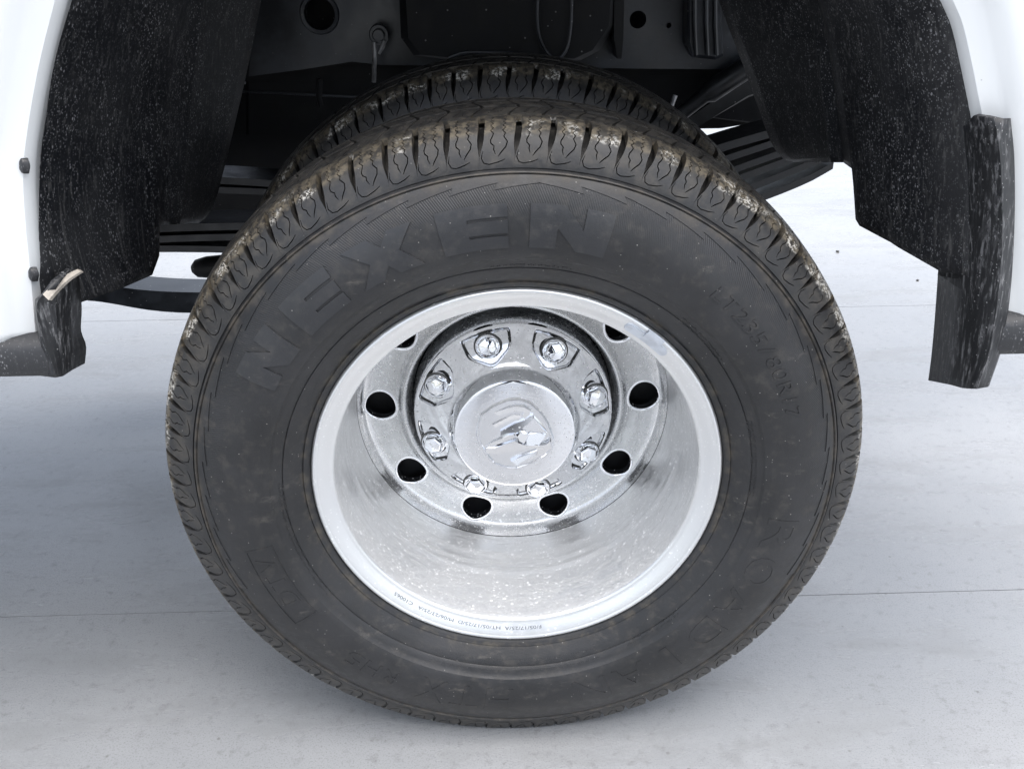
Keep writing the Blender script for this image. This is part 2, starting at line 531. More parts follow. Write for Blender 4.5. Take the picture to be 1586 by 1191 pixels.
def slit(path, w):
    L, Rr = [], []
    for i, p in enumerate(path):
        a = Vector(path[max(0, i-1)]); b = Vector(path[min(len(path)-1, i+1)])
        t = (b-a).normalized(); nrm = Vector((-t.y, t.x))
        ww = w if 0 < i < len(path)-1 else w*.4
        L.append(tuple(Vector(p)+nrm*ww/2)); Rr.append(tuple(Vector(p)-nrm*ww/2))
    return L+Rr[::-1]
def shoulder_block(pitch, name):
    hp = pitch/2
    def gap(v):
        t = min(1, max(0, (v-.0095)/(.020)))
        return .0001+.0066*t*t*(3-2*t)
    def slant(v): return .0042*math.sin((v/V_SH-.30)*PI*.95)
    vs_ = [.0015+(V_SH-.0015)*i/12 for i in range(13)]
    left = [(-hp+gap(v)/2+slant(v), v) for v in vs_]
    right = [(hp-gap(v)/2+slant(v), v) for v in vs_]
    foot = []
    top = [(hp*.5+slant(V_SH), V_SH+.0012), (0+slant(V_SH), V_SH-.0010), (-hp*.5+slant(V_SH), V_SH+.0012)]
    out = foot+right+top+left[::-1]
    wv = .0012
    a = zig(-hp*.36+slant(V_SH)-.0004, V_SH-.0020, -hp*.34+.0014, V_ED-.0075, .0014, 10)
    a += [(-hp*.42+.001, V_ED-.0105), (-hp*.40+.0006, V_ED-.0140), (-hp*.20, V_ED-.0170), (-hp*.24, V_ED-.020), (-hp*.16, .0150)]
    b = zig(hp*.30+slant(V_SH)+.0004, V_SH-.0020, hp*.28+.0014, V_ED-.0075, .0014, 10)
    b += [(hp*.40+.001, V_ED-.0105), (hp*.50+.0006, V_ED-.013), (hp*.44, V_ED-.0180), (hp*.14, V_ED-.0235), (-hp*.02, .0125)]
    tick = [(-hp*.80-.001, .0185), (-hp*.86-.002, .0120), (-hp*.74-.002, .0072), (-hp*.45-.002, .0056), (hp*.02-.001, .0074), (hp*.36, .0100)]
    return relief(name, [out, slit(a, wv), slit(b, wv), slit(tick, .0011)], tread_map, .0085, .0042, 50)
def foot_line(pitch):
    pass
def rib_block(pitch, y0, y1, name, skew):
    va, vb = v_of_y(y0), v_of_y(y1); hp = pitch/2-.0017
    vm = (va+vb)/2
    def X(u, v): return (u+skew*(v-vm), v)
    out = [X(-hp, va), X(-hp*.2, va+.0016), X(hp*.2, va-.001), X(hp, va+.001), X(hp, vm), X(hp+.001, vb), X(hp*.1, vb-.0016), X(-hp*.3, vb+.001), X(-hp, vb), X(-hp-.001, vm)]
    a = [X(p, q) for p, q in zig(-hp*.25, va+.003, -hp*.25, vb-.003, .0012, 8)]
    b = [X(p, q) for p, q in zig(hp*.35, va+.003, hp*.35, vb-.003, .0012, 8)]
    return relief(name, [out, slit(a, .0013), slit(b, .0013)], tread_map, .0085, .0050, 50)

NP = 74
PITCHES = [.93, 1.0, 1.08]
base_p = 2*PI*.405/NP
SEQ = [random.choice((0, 1, 1, 2)) for _ in range(NP)]
tot = sum(PITCHES[s] for s in SEQ); fac = NP/tot
SHB = [shoulder_block(base_p*PITCHES[s]*fac, 'shoulder_block') for s in range(3)]
RBA = [rib_block(base_p*PITCHES[s]*fac, .0395, .0655, 'rib_block', .45) for s in range(3)]
RBB = [rib_block(base_p*PITCHES[s]*fac, .0715, .0985, 'rib_block', -.40) for s in range(3)]
RBC = [rib_block(base_p*PITCHES[s]*fac, .1040, .1315, 'rib_block', .35) for s in range(3)]
for ms in (SHB, RBA, RBB, RBC):
    for me in ms: me.materials.append(TRD)
THS, acc = [], 0.0
for s in SEQ:
    p = 2*PI*PITCHES[s]/tot; THS.append(acc+p/2); acc += p

def clamp_copy(me, th, zmin):
    m2 = me.copy(); c, s = math.cos(th), math.sin(th)
    for v in m2.vertices:
        x, z = v.co.x, v.co.z
        wx, wz = x*c+z*s, -x*s+z*c
        if wz < zmin:
            wz = zmin+.0002*(wz-zmin)
            v.co.x, v.co.z = wx*c-wz*s, wx*s+wz*c
    m2.update(); return m2

ZMIN = -GZ+.0006
tv, tf = lathe(CARC, 240, clamp=-GZ+.0010)
carc = orient(tv, tf, 'tyre', True, 50); carc.materials.append(RUB); carc.materials.append(TRD)
for p in carc.polygons:
    c = p.center; 
    if math.hypot(c.x, c.z) > .3645 or c.z < -.392: p.material_index = 1
def make_tyre(Y, label, full, inner=False):
    ty = link('tyre', carc, None, truck, WC+Vector((0, Y, 0))); ty['label'] = label
    for s, th in zip(SEQ, THS):
        dn = math.cos(th) < -.93
        if inner and math.cos(th) < -.15 : continue
        for kk, ms in enumerate((SHB, RBA, RBB, RBC)):
            if kk and (math.cos(th) < .30): continue      # the ribs show only over the top of the tyre
            me = ms[s]
            if dn: me = clamp_copy(me, th, ZMIN)
            o = link('shoulder_block' if kk == 0 else 'rib_block', me, None, ty)
            o.rotation_euler = (0, th, 0)
    return ty
tyre = make_tyre(0, 'outer tyre of the dual pair with raised lettering on its sidewall', True)
tyre2 = make_tyre(.325, 'inner tyre of the dual pair half hidden behind the outer one', False, True)

tyre2.scale = (1.014, 1, 1.014)
# remaining tread (sides that only show as silhouette) joined under each tyre
def tread_rest(parent, tread_only_low):
    vs, fs = [], []
    def addm(me, th, mirror=False):
        b = len(vs); c, s = math.cos(th), math.sin(th)
        for v in me.vertices:
            x, y, z = v.co
            if mirror: y = .17-y
            wz = -x*s+z*c
            vs.append((x*c+z*s, y, max(wz, ZMIN)))
        for p in me.polygons: fs.append(tuple(b+i for i in p.vertices))
    for s, th in zip(SEQ, THS):
        addm(SHB[s], th+.02, True)
        if math.cos(th) < .30:
            for ms in (RBA, RBB, RBC): addm(ms[s], th)
        if tread_only_low and math.cos(th) < -.15: addm(SHB[s], th)
    o = link('tread_pattern', mesh('tread_pattern', vs, fs, False), TRD, parent)
    o['kind'] = 'stuff'
tread_rest(tyre, False)

# ---- sidewall relief
_cp = CARC[:38]
def side_y(r):
    for i in range(5, len(_cp)-1):
        (r0, y0), (r1, y1) = _cp[i], _cp[i+1]
        if r0 <= r <= r1: return y0+(y1-y0)*(r-r0)/max(1e-9, r1-r0)
    return -.03
def side_map(lift):
    def f(u, v, h):              # u = angle * .32, v = radius
        th = u/.32; e = .001
        n = Vector((side_y(v+e)-side_y(v-e), -2*e)).normalized()
        rr = v+n[0]*(lift+h); y = side_y(v)+n[1]*(lift+h)
        return (rr*math.sin(th), y, rr*math.cos(th))
    return f
def ang_of(px, py, Y=-.033):
    p = at(px, py, Y)-WC
    return math.atan2(p.x, p.z), math.hypot(p.x, p.z)
GLY = {
 'N': [[(0, 0), (0, 1), (.40, 1), (.66, .52), (.66, 1), (1, 1), (1, 0), (.62, 0), (.34, .50), (.34, 0)]],
 'E': [[(0, 0), (0, 1), (1, 1), (1, .72), (.42, .72), (.42, .65), (1, .65), (1, .36), (.42, .36), (.42, .29), (1, .29), (1, 0)]],
 'X': [[(0, 1), (.38, 1), (.52, .72), (.68, 1), (1.02, 1), (.74, .52), (1.0, 0), (.62, 0), (.50, .28), (.34, 0), (0, 0), (.28, .48)]]}
def big_letters():
    spans = [('N', -1.190, -.990), ('E', -.920, -.720), ('X', -.655, -.420), ('E', -.345, -.125), ('N', -.055, .205)]
    a0, _ = ang_of(380, 585); a1, _ = ang_of(940, 380)
    lo, hi = -1.19, .205
    for ch, s, e in spans:
        s = a0+(s-lo)/(hi-lo)*(a1-a0); e = a0+(e-lo)/(hi-lo)*(a1-a0)
        loops = [[((s+(e-s)*x)*.32, .2930+.0435*y) for x, y in L] for L in GLY[ch]]
        me = relief('raised_letter', loops, side_map(.0015), .003, .006, 35)
        link('raised_letter', me, BIG, tyre)
big_letters()

def text_loops(s, size, xs=1.0, shear=0.0):
    cu = bpy.data.curves.new('txt', 'FONT'); cu.body = s; cu.size = 1; cu.resolution_u = 3; cu.shear = shear
    ob = bpy.data.objects.new('txt', cu); COL.objects.link(ob)
    bpy.context.view_layer.update()
    me = bpy.data.meshes.new_from_object(ob)
    bpy.data.objects.remove(ob); bpy.data.curves.remove(cu)
    return me, size, xs
def font_letters(s, th0, th1, r0, r1, name, lift=.0008, mat=None, wide=.85, shear=.0, step=.004):
    """letters that follow the tyre, tops outward, reading clockwise from th0 to th1"""
    n = len(s); dth = (th1-th0)/n; hgt = r1-r0
    for i, ch in enumerate(s):
        if ch == ' ': continue
        me, _, _ = text_loops(ch, 1, 1, shear)
        bm = bmesh.new(); bm.from_mesh(me); bmesh.ops.remove_doubles(bm, verts=bm.verts, dist=1e-5)
        be = [e for e in bm.edges if len(e.link_faces) == 1]
        if not be: bm.free(); continue
        nb = {}
        for e in be:
            a, b = e.verts[0].index, e.verts[1].index
            nb.setdefault(a, []).append(b); nb.setdefault(b, []).append(a)
        co = {v.index: (v.co.x, v.co.y) for v in bm.verts}
        bm.free(); bpy.data.meshes.remove(me)
        loops, seen = [], set()
        for st in nb:
            if st in seen: continue
            L = [st]; seen.add(st); cur = st
            while True:
                nx = [q for q in nb[cur] if q not in seen]
                if not nx: break
                cur = nx[0]; seen.add(cur); L.append(cur)
            if len(L) > 2: loops.append([co[q] for q in L])
        xs = [p[0] for L in loops for p in L]; x0, x1 = min(xs), max(xs)
        wmax = dth*wide
        wreal = max(1e-6, x1-x0)
        sc = wmax/ max(wreal, .38)
        cx = (x0+x1)/2; thc = th0+dth*(i+.5)
        H = .72
        LL = [[((thc+(p[0]-cx)*sc)*.32, r0+p[1]/H*hgt) for p in L] for L in loops]
        try: m2 = relief(name, LL, side_map(lift), .0018, step, 35, grid=hgt > .012)
        except Exception: continue
        link(name, m2, mat or LET, tyre)
a0, r0 = ang_of(1108, 458); a1, r1 = ang_of(1222, 640)
font_letters('LT235/80R17', a0-.02, a1+.03, r0-.004, r0+.0125, 'raised_letter', .0010, shear=.12)
def outline_arc(s, p0, p1, ra, rb): 
    b0, _ = ang_of(*p0); b1, _ = ang_of(*p1)
    b0 %= 2*PI; b1 %= 2*PI
    font_letters(s, b0, b1, ra, rb, 'raised_letter', .0006, step=.006, wide=.8)
outline_arc('ROADIAN', (1225, 800), (880, 1062), .292, .330)
outline_arc('HTX', (800, 1068), (648, 1052), .292, .330)
outline_arc('RH5', (632, 1032), (560, 990), .300, .322)
outline_arc('DTV', (480, 925), (405, 862), .296, .318)
# frame line round the small badge
b0 = ang_of(505, 940)[0] % (2*PI); b1 = ang_of(398, 850)[0] % (2*PI)
def arc_loop(t0, t1, ra, rb, n=14):
    return [((t0+(t1-t0)*i/n)*.32, ra) for i in range(n+1)]+[((t1+(t0-t1)*i/n)*.32, rb) for i in range(n+1)]
badge = arc_loop(b0, b1, .291, .323); hole = arc_loop(b0+.006, b1-.006, .2922, .3218)
link('badge_outline', relief('badge_outline', [badge, hole], side_map(.0007), .002, .01, 35, grid=False), LET, tyre)
# saw-tooth ring inside the shoulder rib
def saw():
    n = 31; outer, inner = [], []
    for i in range(n):
        t0 = -PI*.62+i*(PI*1.24)/n; t1 = t0+PI*1.24/n
        mid = (t0+t1)/2
        m = 6
        for q in range(m+1):
            t = q/m; ra = .3485+.0058*t if mid < .03 else .3543-.0058*t
            inner.append(((t0+(t1-t0)*t+(.010*(t if mid < .03 else -(1-t)) if True else 0))*.32, ra))
    t0, t1 = -PI*.62, PI*.62
    outer = [((t1+(t0-t1)*i/90)*.32, .3602) for i in range(91)]
    return [inner+outer]
try:
    link('sawtooth_ring', relief('sawtooth_ring', saw(), side_map(.0008), .002, .012, 35, grid=False), LET, tyre)
except Exception as ex: print('saw', ex)
# rows of small moulded text too small to read, by the bead
vs, fs = [], []
fm = side_map(.0005)
def tick(t0, t1, ra, rb):
    b = len(vs)
    for (t, r) in ((t0, ra), (t1, ra), (t1, rb), (t0, rb)): vs.append(fm(t*.32, r, 0))
    for (t, r) in ((t0, ra), (t1, ra), (t1, rb), (t0, rb)): vs.append(fm(t*.32, r, -.001))
    fs.extend([(b, b+1, b+2, b+3), (b, b+4, b+5, b+1), (b+1, b+5, b+6, b+2), (b+2, b+6, b+7, b+3), (b+3, b+7, b+4, b)])
for c0, c1, rows in ((PI-.38, PI+.42, 4), (PI*1.32, PI*1.52, 2), (PI*.40, PI*.52, 2), (PI*.74, PI*.83, 2), (-.10, .20, 1), (PI*.22, PI*.30, 2)):
    for q in range(rows):
        t = c0
        ra = .2705-.0036*q-(.0 if rows > 2 else .001)
        while t < c1:
            wd = random.uniform(.003, .0075); tick(t, t+wd, ra, ra+random.choice((.0012, .0020, .0022)))
            t += wd+random.choice((.0022, .0022, .003, .010))
tt = link('moulded_small_text', orient(vs, fs, 'moulded_small_text', False), LET, tyre); tt['kind'] = 'stuff'

# ---- the dished chrome wheel
RIM_P = [(.2300, .016), (.2345, .0125), (.2372, .0075), (.2380, .0030), (.2376, -.0005), (.2362, -.0030), (.2342, -.0038), (.2326, -.0032), (.2316, -.0022), (.2310, -.0020), (.2300, -.0018),
         (.2230, .0030), (.2185, .0058), (.2165, .0070), (.2150, .0072), (.2138, .0082), (.2128, .0105)]
lv, lf = lathe(RIM_P, 256)
rim = link('wheel_rim', orient(lv, lf, 'wheel_rim', True, 60), LIP, truck, WC)
rim['label'] = 'dished chrome wheel with matt silver lip and ten round hand holes'
BARREL = [(.2128, .0105), (.2124, .016), (.2128, .022), (.2126, .045), (.2122, .070), (.2116, .086), (.2112, .096), (.2100, .0995), (.2098, .1040), (.2106, .1075), (.2104, .1130), (.2094, .1165), (.2098, .1200), (.2096, .1330), (.2088, .1370), (.2090, .1410), (.2084, .1560), (.2074, .1680), (.2066, .1750)]
lv, lf = lathe(BARREL, 256)
barrel = link('dish_wall', orient(lv, lf, 'dish_wall', True, 60), BAR, rim)
# disc: profile r -> y, normals from the profile
DP = [(.1345, .2140), (.1360, .2080), (.1378, .1985), (.1398, .1885), (.1418, .1825), (.1442, .1803), (.1470, .1815), (.1500, .1860), (.1540, .1915), (.1600, .1955), (.1700, .1985), (.1780, .1995), (.1860, .2000), (.1930, .1998), (.1985, .1982), (.2025, .1935), (.2050, .1860), (.2066, .1750)]
def disc_y(r):
    r = max(DP[0][0], min(DP[-1][0], r)); i = 0
    while i < len(DP)-2 and DP[i+1][0] < r: i += 1
    g = lambda j: Vector(DP[max(0, min(len(DP)-1, j))])
    t = (r-DP[i][0])/(DP[i+1][0]-DP[i][0])
    y1, y2 = DP[i][1], DP[i+1][1]
    m1 = (g(i+1)[1]-g(i-1)[1])/max(1e-9, g(i+1)[0]-g(i-1)[0]); m2 = (g(i+2)[1]-g(i)[1])/max(1e-9, g(i+2)[0]-g(i)[0])
    h = DP[i+1][0]-DP[i][0]
    return (2*t**3-3*t*t+1)*y1+(t**3-2*t*t+t)*h*m1+(-2*t**3+3*t*t)*y2+(t**3-t*t)*h*m2
HR, HC = .0205, .1773
HPH = R(.96)
def build_disc():
    vs2, ed, loops = [], [], []
    def addloop(L):
        b = len(vs2); vs2.extend(Vector(p) for p in L); n = len(L)
        ed.extend((b+i, b+(i+1) % n) for i in range(n)); loops.append(L)
    N = 200
    circ = lambda r, n, cx=0, cz=0: [(cx+r*math.cos(2*PI*i/n), cz+r*math.sin(2*PI*i/n)) for i in range(n)]
    addloop(circ(.2064, N)); addloop(circ(.1347, N))
    hc = [(HC*math.cos(2*PI*k/10+HPH), HC*math.sin(2*PI*k/10+HPH)) for k in range(10)]
    for hx, hz in hc: addloop(circ(HR+.0030, 40, hx, hz))
    rs = [.1354, .1362, .1370, .1379, .1388, .1405, .1425, .1445, .1465, .1485, .151, .154, .158, .163, .168, .173, .178, .183, .187, .19, .1925, .195, .1975, .1995, .2012, .2027, .2040, .2050, .2058]
    for q, r in enumerate(rs):
        for i in range(N):
            a = 2*PI*(i+.5*(q % 2))/N; p = (r*math.cos(a), r*math.sin(a))
            if all(math.hypot(p[0]-hx, p[1]-hz) > HR+.0048 for hx, hz in hc): vs2.append(Vector(p))
    for hx, hz in hc:
        for p in circ(HR+.0045, 40, hx, hz):
            if math.hypot(*p) < .2055: vs2.append(Vector(p))
    r = delaunay_2d_cdt(vs2, ed, [], 0, 1e-7)
    v, faces = r[0], r[2]; keep = []
    for f in faces:
        c = (sum(v[i][0] for i in f)/3, sum(v[i][1] for i in f)/3)
        rr = math.hypot(*c)
        if rr > .2065 or rr < .1346: continue
        if any(math.hypot(c[0]-hx, c[1]-hz) < HR+.0029 for hx, hz in hc): continue
        keep.append(tuple(f) if False else tuple(f))
    vs = [(p[0], disc_y(math.hypot(p[0], p[1])), p[1]) for p in v]
    nr = []
    for p in v:
        rr = math.hypot(p[0], p[1]); e = .0006
        dy = (disc_y(rr+e)-disc_y(rr-e))/(min(.2066, rr+e)-max(.1345, rr-e))
        n = Vector((dy*p[0]/rr, -1, dy*p[1]/rr)).normalized(); nr.append(n)
    fs = []
    for f in keep:
        a, b, c = (Vector(vs[i]) for i in f)
        fs.append(f if (b-a).cross(c-a).y < 0 else f[::-1])
    # bevel ring and bore of each hand hole
    ringmats = [0]*len(fs)
    for hx, hz in hc:
        rr0 = math.hypot(hx, hz)
        prof = [(HR+.0030, 0, Vector((0, -1))), (HR+.0018, -.0010, Vector((.1, -1))), (HR+.0006, -.0008, Vector((-.4, -.9))), (HR-.0004, .0006, Vector((-.9, -.45))), (HR-.0008, .0025, Vector((-1, -.1))), (HR-.0008, .012, Vector((-1, 0)))]
        base = len(vs); n = 40
        for rad, dy, nn in prof:
            for i in range(n):
                a = 2*PI*i/n; x = hx+rad*math.cos(a); z = hz+rad*math.sin(a)
                y0 = disc_y(math.hypot(x, z)) if dy == 0 else disc_y(math.hypot(hx+(HR+.003)*math.cos(a), hz+(HR+.003)*math.sin(a)))
                vs.append((x, y0+dy, z))
                q = Vector((nn[0]*math.cos(a), nn[1], nn[0]*math.sin(a))).normalized(); nr.append(q)
        for k in range(len(prof)-1):
            for i in range(n):
                j = (i+1) % n
                f = (base+k*n+i, base+k*n+j, base+(k+1)*n+j, base+(k+1)*n+i)
                a, b, c = (Vector(vs[q]) for q in f[:3])
                g = (b-a).cross(c-a)
                fs.append(f if g.dot(nr[f[0]]+nr[f[2]]) > 0 else f[::-1]); ringmats.append(1)
    me = bpy.data.meshes.new('wheel_disc'); me.from_pydata(vs, [], fs); me.update()
    me.polygons.foreach_set('use_smooth', [True]*len(me.polygons))
    me.materials.append(DSC); me.materials.append(CHR)
    me.polygons.foreach_set('material_index', ringmats)
    me.normals_split_custom_set_from_vertices([tuple(n) for n in nr])
    return me
link('wheel_disc', build_disc(), None, rim)
# back of the outer wheel, inner wheel and brake drum behind the holes
bv, bf = lathe([(.120, .232), (.205, .232), (.2125, .20), (.2165, .16), (.216, .02), (.2300, .016)], 96)
link('rim_back', orient(bv, bf, 'rim_back', True, 40), DARK, rim)
iv, if_ = lathe([(.02, .262), (.19, .262), (.205, .275), (.212, .30), (.214, .36), (.214, .44), (.236, .456), (.236, .466)], 96)
link('inner_wheel', orient(iv, if_, 'inner_wheel', True, 40), DARK, truck, WC)
ax = tube([(0, .44, 0), (0, .55, 0), (0, .60, 0), (0, 1.75, 0)], [.07, .07, .055, .055], 20)
link('rear_axle', orient(*ax, 'rear_axle', True, 40), DARK, truck, WC)

# wheel weight clipped to the lip
def lip_pt(r, h):
    P_ = [(.2165, .0070), (.2185, .0058), (.2230, .0030), (.2300, -.0018), (.2326, -.0032), (.2345, -.0038)]
    for (r0, y0), (r1, y1) in zip(P_, P_[1:]):
        if r0 <= r <= r1: return y0+(y1-y0)*(r-r0)/(r1-r0)-h
    return P_[0][1]-h if r < P_[0][0] else P_[-1][1]-h
wa, _ = ang_of(972, 500, 0); wb, _ = ang_of(1036, 545, 0)
def pill(t0, t1, ra, rb, n=8):
    rm, rh = (ra+rb)/2, (rb-ra)/2; e = rh/.225; L = []
    for i in range(n+1):
        a = -PI/2+PI*i/n; L.append(((t1-e+e*math.cos(a))*.225, rm+rh*math.sin(a)))
    for i in range(n+1):
        a = PI/2+PI*i/n; L.append(((t0+e+e*math.cos(a))*.225, rm+rh*math.sin(a)))
    return L
def lip_map(u, v, h):
    th = u/.225; return (v*math.sin(th), lip_pt(v, .0022+h), v*math.cos(th))
link('wheel_weight', relief('wheel_weight', [pill(wa, wb, .2195, .2295)], lip_map, .0028, .003, 30), WEIGHT, rim)
def clip_map(u, v, h):
    th = u/.225; return (v*math.sin(th), lip_pt(min(v, .2345), .0032+h)-.0004, v*math.cos(th))
link('weight_clip', relief('weight_clip', [[((wa+.10)*.225, .2255), ((wa+.19)*.225, .2255), ((wa+.19)*.225, .2372), ((wa+.10)*.225, .2372)]], clip_map, .0025, .004, 30), WEIGHT, rim)
# stamped text on the lip, tops outward, clockwise
def lip_text(s, t0, t1, r0, r1):
    me, _, _ = text_loops(s, 1)
    xs = [v.co.x for v in me.vertices]; a, b = min(xs), max(xs)
    for v in me.vertices:
        th = t0+(t1-t0)*(v.co.x-a)/(b-a); r = r0+(r1-r0)*v.co.y/.72
        v.co = (r*math.sin(th), lip_pt(r, .00035), r*math.cos(th))
    me.name = 'stamped_text'
    link('stamped_text', me, INK, rim)
t_a = ang_of(838, 968, 0.002)[0] % (2*PI); t_b = ang_of(612, 918, 0.002)[0] % (2*PI)
lip_text('F/05/17/25/A  HT/05/17/25/D  M/06/23/25/A   C10065', t_a, t_b, .2215, .2250)

# ---- hub cap
CAPP = [(.1338, .2150), (.1334, .2000), (.1326, .1850), (.1316, .1720), (.1304, .1630), (.1294, .1594), (.1282, .1582), (.1262, .1570), (.0870, .1290), (.0850, .1275), (.0838, .1262), (.0826, .1235), (.0770, .1085), (.0760, .1068), (.0745, .1060), (.0725, .1058), (.05, .1056), (.02, .1055), (.0005, .1055)]
def cap_y(r):
    for (r0, y0), (r1, y1) in zip(CAPP[::-1], CAPP[::-1][1:]):
        if r0 <= r <= r1: return y0+(y1-y0)*(r-r0)/max(1e-9, (r1-r0))
    return CAPP[0][1]
LPH = 22.5-5.6
PENT = [(-.0338, .1222), (-.0312, .1075), (-.0282, .1015), (-.0065, .0890), (0, .0879), (.0065, .0890), (.0282, .1015), (.0312, .1075), (.0338, .1222), (.017, .1256), (.0, .1267), (-.017, .1256)]
def rot2(p, a): return (p[0]*math.cos(a)+p[1]*math.sin(a), -p[0]*math.sin(a)+p[1]*math.cos(a))
def build_cap():
    vs, fs = [], []
    def addl(prof):
        v, f = lathe(prof, 200); b = len(vs); vs.extend(v); fs.extend(tuple(b+i for i in q) for q in f)
    io = next(i for i, p in enumerate(CAPP) if p[0] == .1262); ii = io+1
    addl(CAPP[:io]+[(.1274, .1578)]); addl([(.0862, .1284)]+CAPP[ii+1:])
    vs2, ed, loops = [], [], []
    def addloop(L):
        b = len(vs2); vs2.extend(Vector(p) for p in L); n = len(L)
        ed.extend((b+i, b+(i+1) % n) for i in range(n)); loops.append(L)
    N = 200
    addloop([(.1274*math.sin(2*PI*i/N), .1274*math.cos(2*PI*i/N)) for i in range(N)])
    addloop([(.0862*math.sin(2*PI*i/N), .0862*math.cos(2*PI*i/N)) for i in range(N)])
    c0 = (0, .108)
    def rounded(L, e):           # inset copy
        out = []
        for p in L:
            v = Vector((p[0]-c0[0], p[1]-c0[1])); v *= 1-e/v.length; out.append((c0[0]+v.x, c0[1]+v.y))
        return out
    sm = subdiv(PENT, .0022)
    for _ in range(3):
        sm = [tuple((Vector(sm[i-1])+2*Vector(sm[i])+Vector(sm[(i+1) % len(sm)]))/4) for i in range(len(sm))]
    pocks = []
    for k in range(8):
        a = R(90)-R(45*k+LPH); L = [rot2(p, a) for p in sm]; addloop(L); pocks.append(a)
    for r in (.090, .095, .100, .105, .110, .115, .120, .124):
        for i in range(N):
            p = (r*math.sin(2*PI*(i+.3)/N), r*math.cos(2*PI*(i+.3)/N))
            ok = True
            for a in pocks:
                q = rot2(p, -a)
                if inside(q, [rounded(sm, -.0012)]): ok = False; break
            if ok: vs2.append(Vector(p))
    res = delaunay_2d_cdt(vs2, ed, [], 0, 1e-7)
    b = len(vs)
    def Y(x, z): return .1290+(math.hypot(x, z)-.0870)*(.1570-.1290)/(.1262-.0870)
    vs.extend((p[0], Y(p[0], p[1]), p[1]) for p in res[0])
    for f in res[2]:
        c = (sum(res[0][i][0] for i in f)/3, sum(res[0][i][1] for i in f)/3)
        if inside(c, loops): fs.append(tuple(b+i for i in f))
    for a in pocks:
        n = len(sm); b = len(vs)
        for e, dn in ((0, 0), (.0006, .0004), (.0012, .0020), (.0020, .0062), (.0028, .0062), (.0038, .0042), (.0046, .0036)):
            for p in rounded(sm, e):
                q = rot2(p, a); L = math.hypot(*q); y = Y(*q); dq = dn if e < .0012 else dn+max(0, .1266-L)*.10
                vs.append((q[0]-.58*dq*q[0]/L, y+.81*dq, q[1]-.58*dq*q[1]/L))
        for k in range(6):
            for i in range(n):
                j = (i+1) % n; fs.append((b+k*n+i, b+k*n+j, b+(k+1)*n+j, b+(k+1)*n+i))
        fs.append(tuple(b+6*n+i for i in range(n)))
    me = orient(vs, fs, 'hub_cap', True, 26)
    me.materials.append(CHR); me.materials.append(RECESS_SHADE)
    for p in me.polygons:        # dark tone stands in for shade in the bottom of the grooves
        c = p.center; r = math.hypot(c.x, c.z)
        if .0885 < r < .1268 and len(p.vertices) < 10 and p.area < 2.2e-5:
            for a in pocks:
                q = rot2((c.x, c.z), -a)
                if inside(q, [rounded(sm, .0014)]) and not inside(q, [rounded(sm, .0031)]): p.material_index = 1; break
    return me
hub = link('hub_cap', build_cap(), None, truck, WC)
hub['label'] = 'chrome hub cap with eight lug covers and a relief emblem'
def cone_map(lift):
    def f(u, v, h):              # local tangential u, radial v at angle 0 (up)
        r = math.hypot(u, v); n = Vector((-.575, -.818))
        rr = r+n[0]*(lift+h)*-1*-1; y = cap_y(max(.086, min(.1275, r)))
        if r > .1275: y = .158+(r-.1275)*1.6
        k_ = 1
        nx, ny = .5736, -.8192
        return (u+nx*(lift+h)*u/r, y+ny*(lift+h), v+nx*(lift+h)*v/r)
    return f
def lug_mesh():
    vs, fs = [], []
    def ring(prof, n, off=0, flat=False):
        b = len(vs)
        for rad, h in prof:
            for i in range(n):
                a = 2*PI*(i+off)/n; vs.append((rad*math.cos(a), -h, rad*math.sin(a)))
        for k in range(len(prof)-1):
            for i in range(n):
                j = (i+1) % n; fs.append((b+k*n+i, b+k*n+j, b+(k+1)*n+j, b+(k+1)*n+i))
        return b
    ring([(.0158, -.006), (.0155, .0055), (.0150, .0068), (.0143, .0072), (.0136, .0066), (.0130, .0030), (.0110, .0025)], 40)
    b = ring([(.0122, .0020), (.0122, .0090), (.0118, .0102), (.0108, .0110), (.0030, .0128), (.0005, .0130)], 6, .5)
    ring([(.0176, .0018), (.0154, .0016)], 40)  # flat dark ring painted as the shade round the lug
    me = orient(vs, fs, 'lug_nut_cover', True, 20); me.materials.append(CHR); me.materials.append(RECESS_SHADE)
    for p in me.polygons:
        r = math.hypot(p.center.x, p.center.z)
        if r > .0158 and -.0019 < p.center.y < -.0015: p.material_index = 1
    return me
LUG = lug_mesh()
for k in range(8):
    a = R(90)-R(45*k+LPH)        # angle from up, clockwise
    rl = .1095
    p = Vector((rl*math.sin(a), cap_y(rl)+.0035, rl*math.cos(a)))
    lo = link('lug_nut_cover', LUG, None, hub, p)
    # lug axis tilts a little outward with the cone
    lo.rotation_euler = (Matrix.Rotation(a, 3, 'Y') @ Matrix.Rotation(R(-12), 3, 'X')).to_euler()
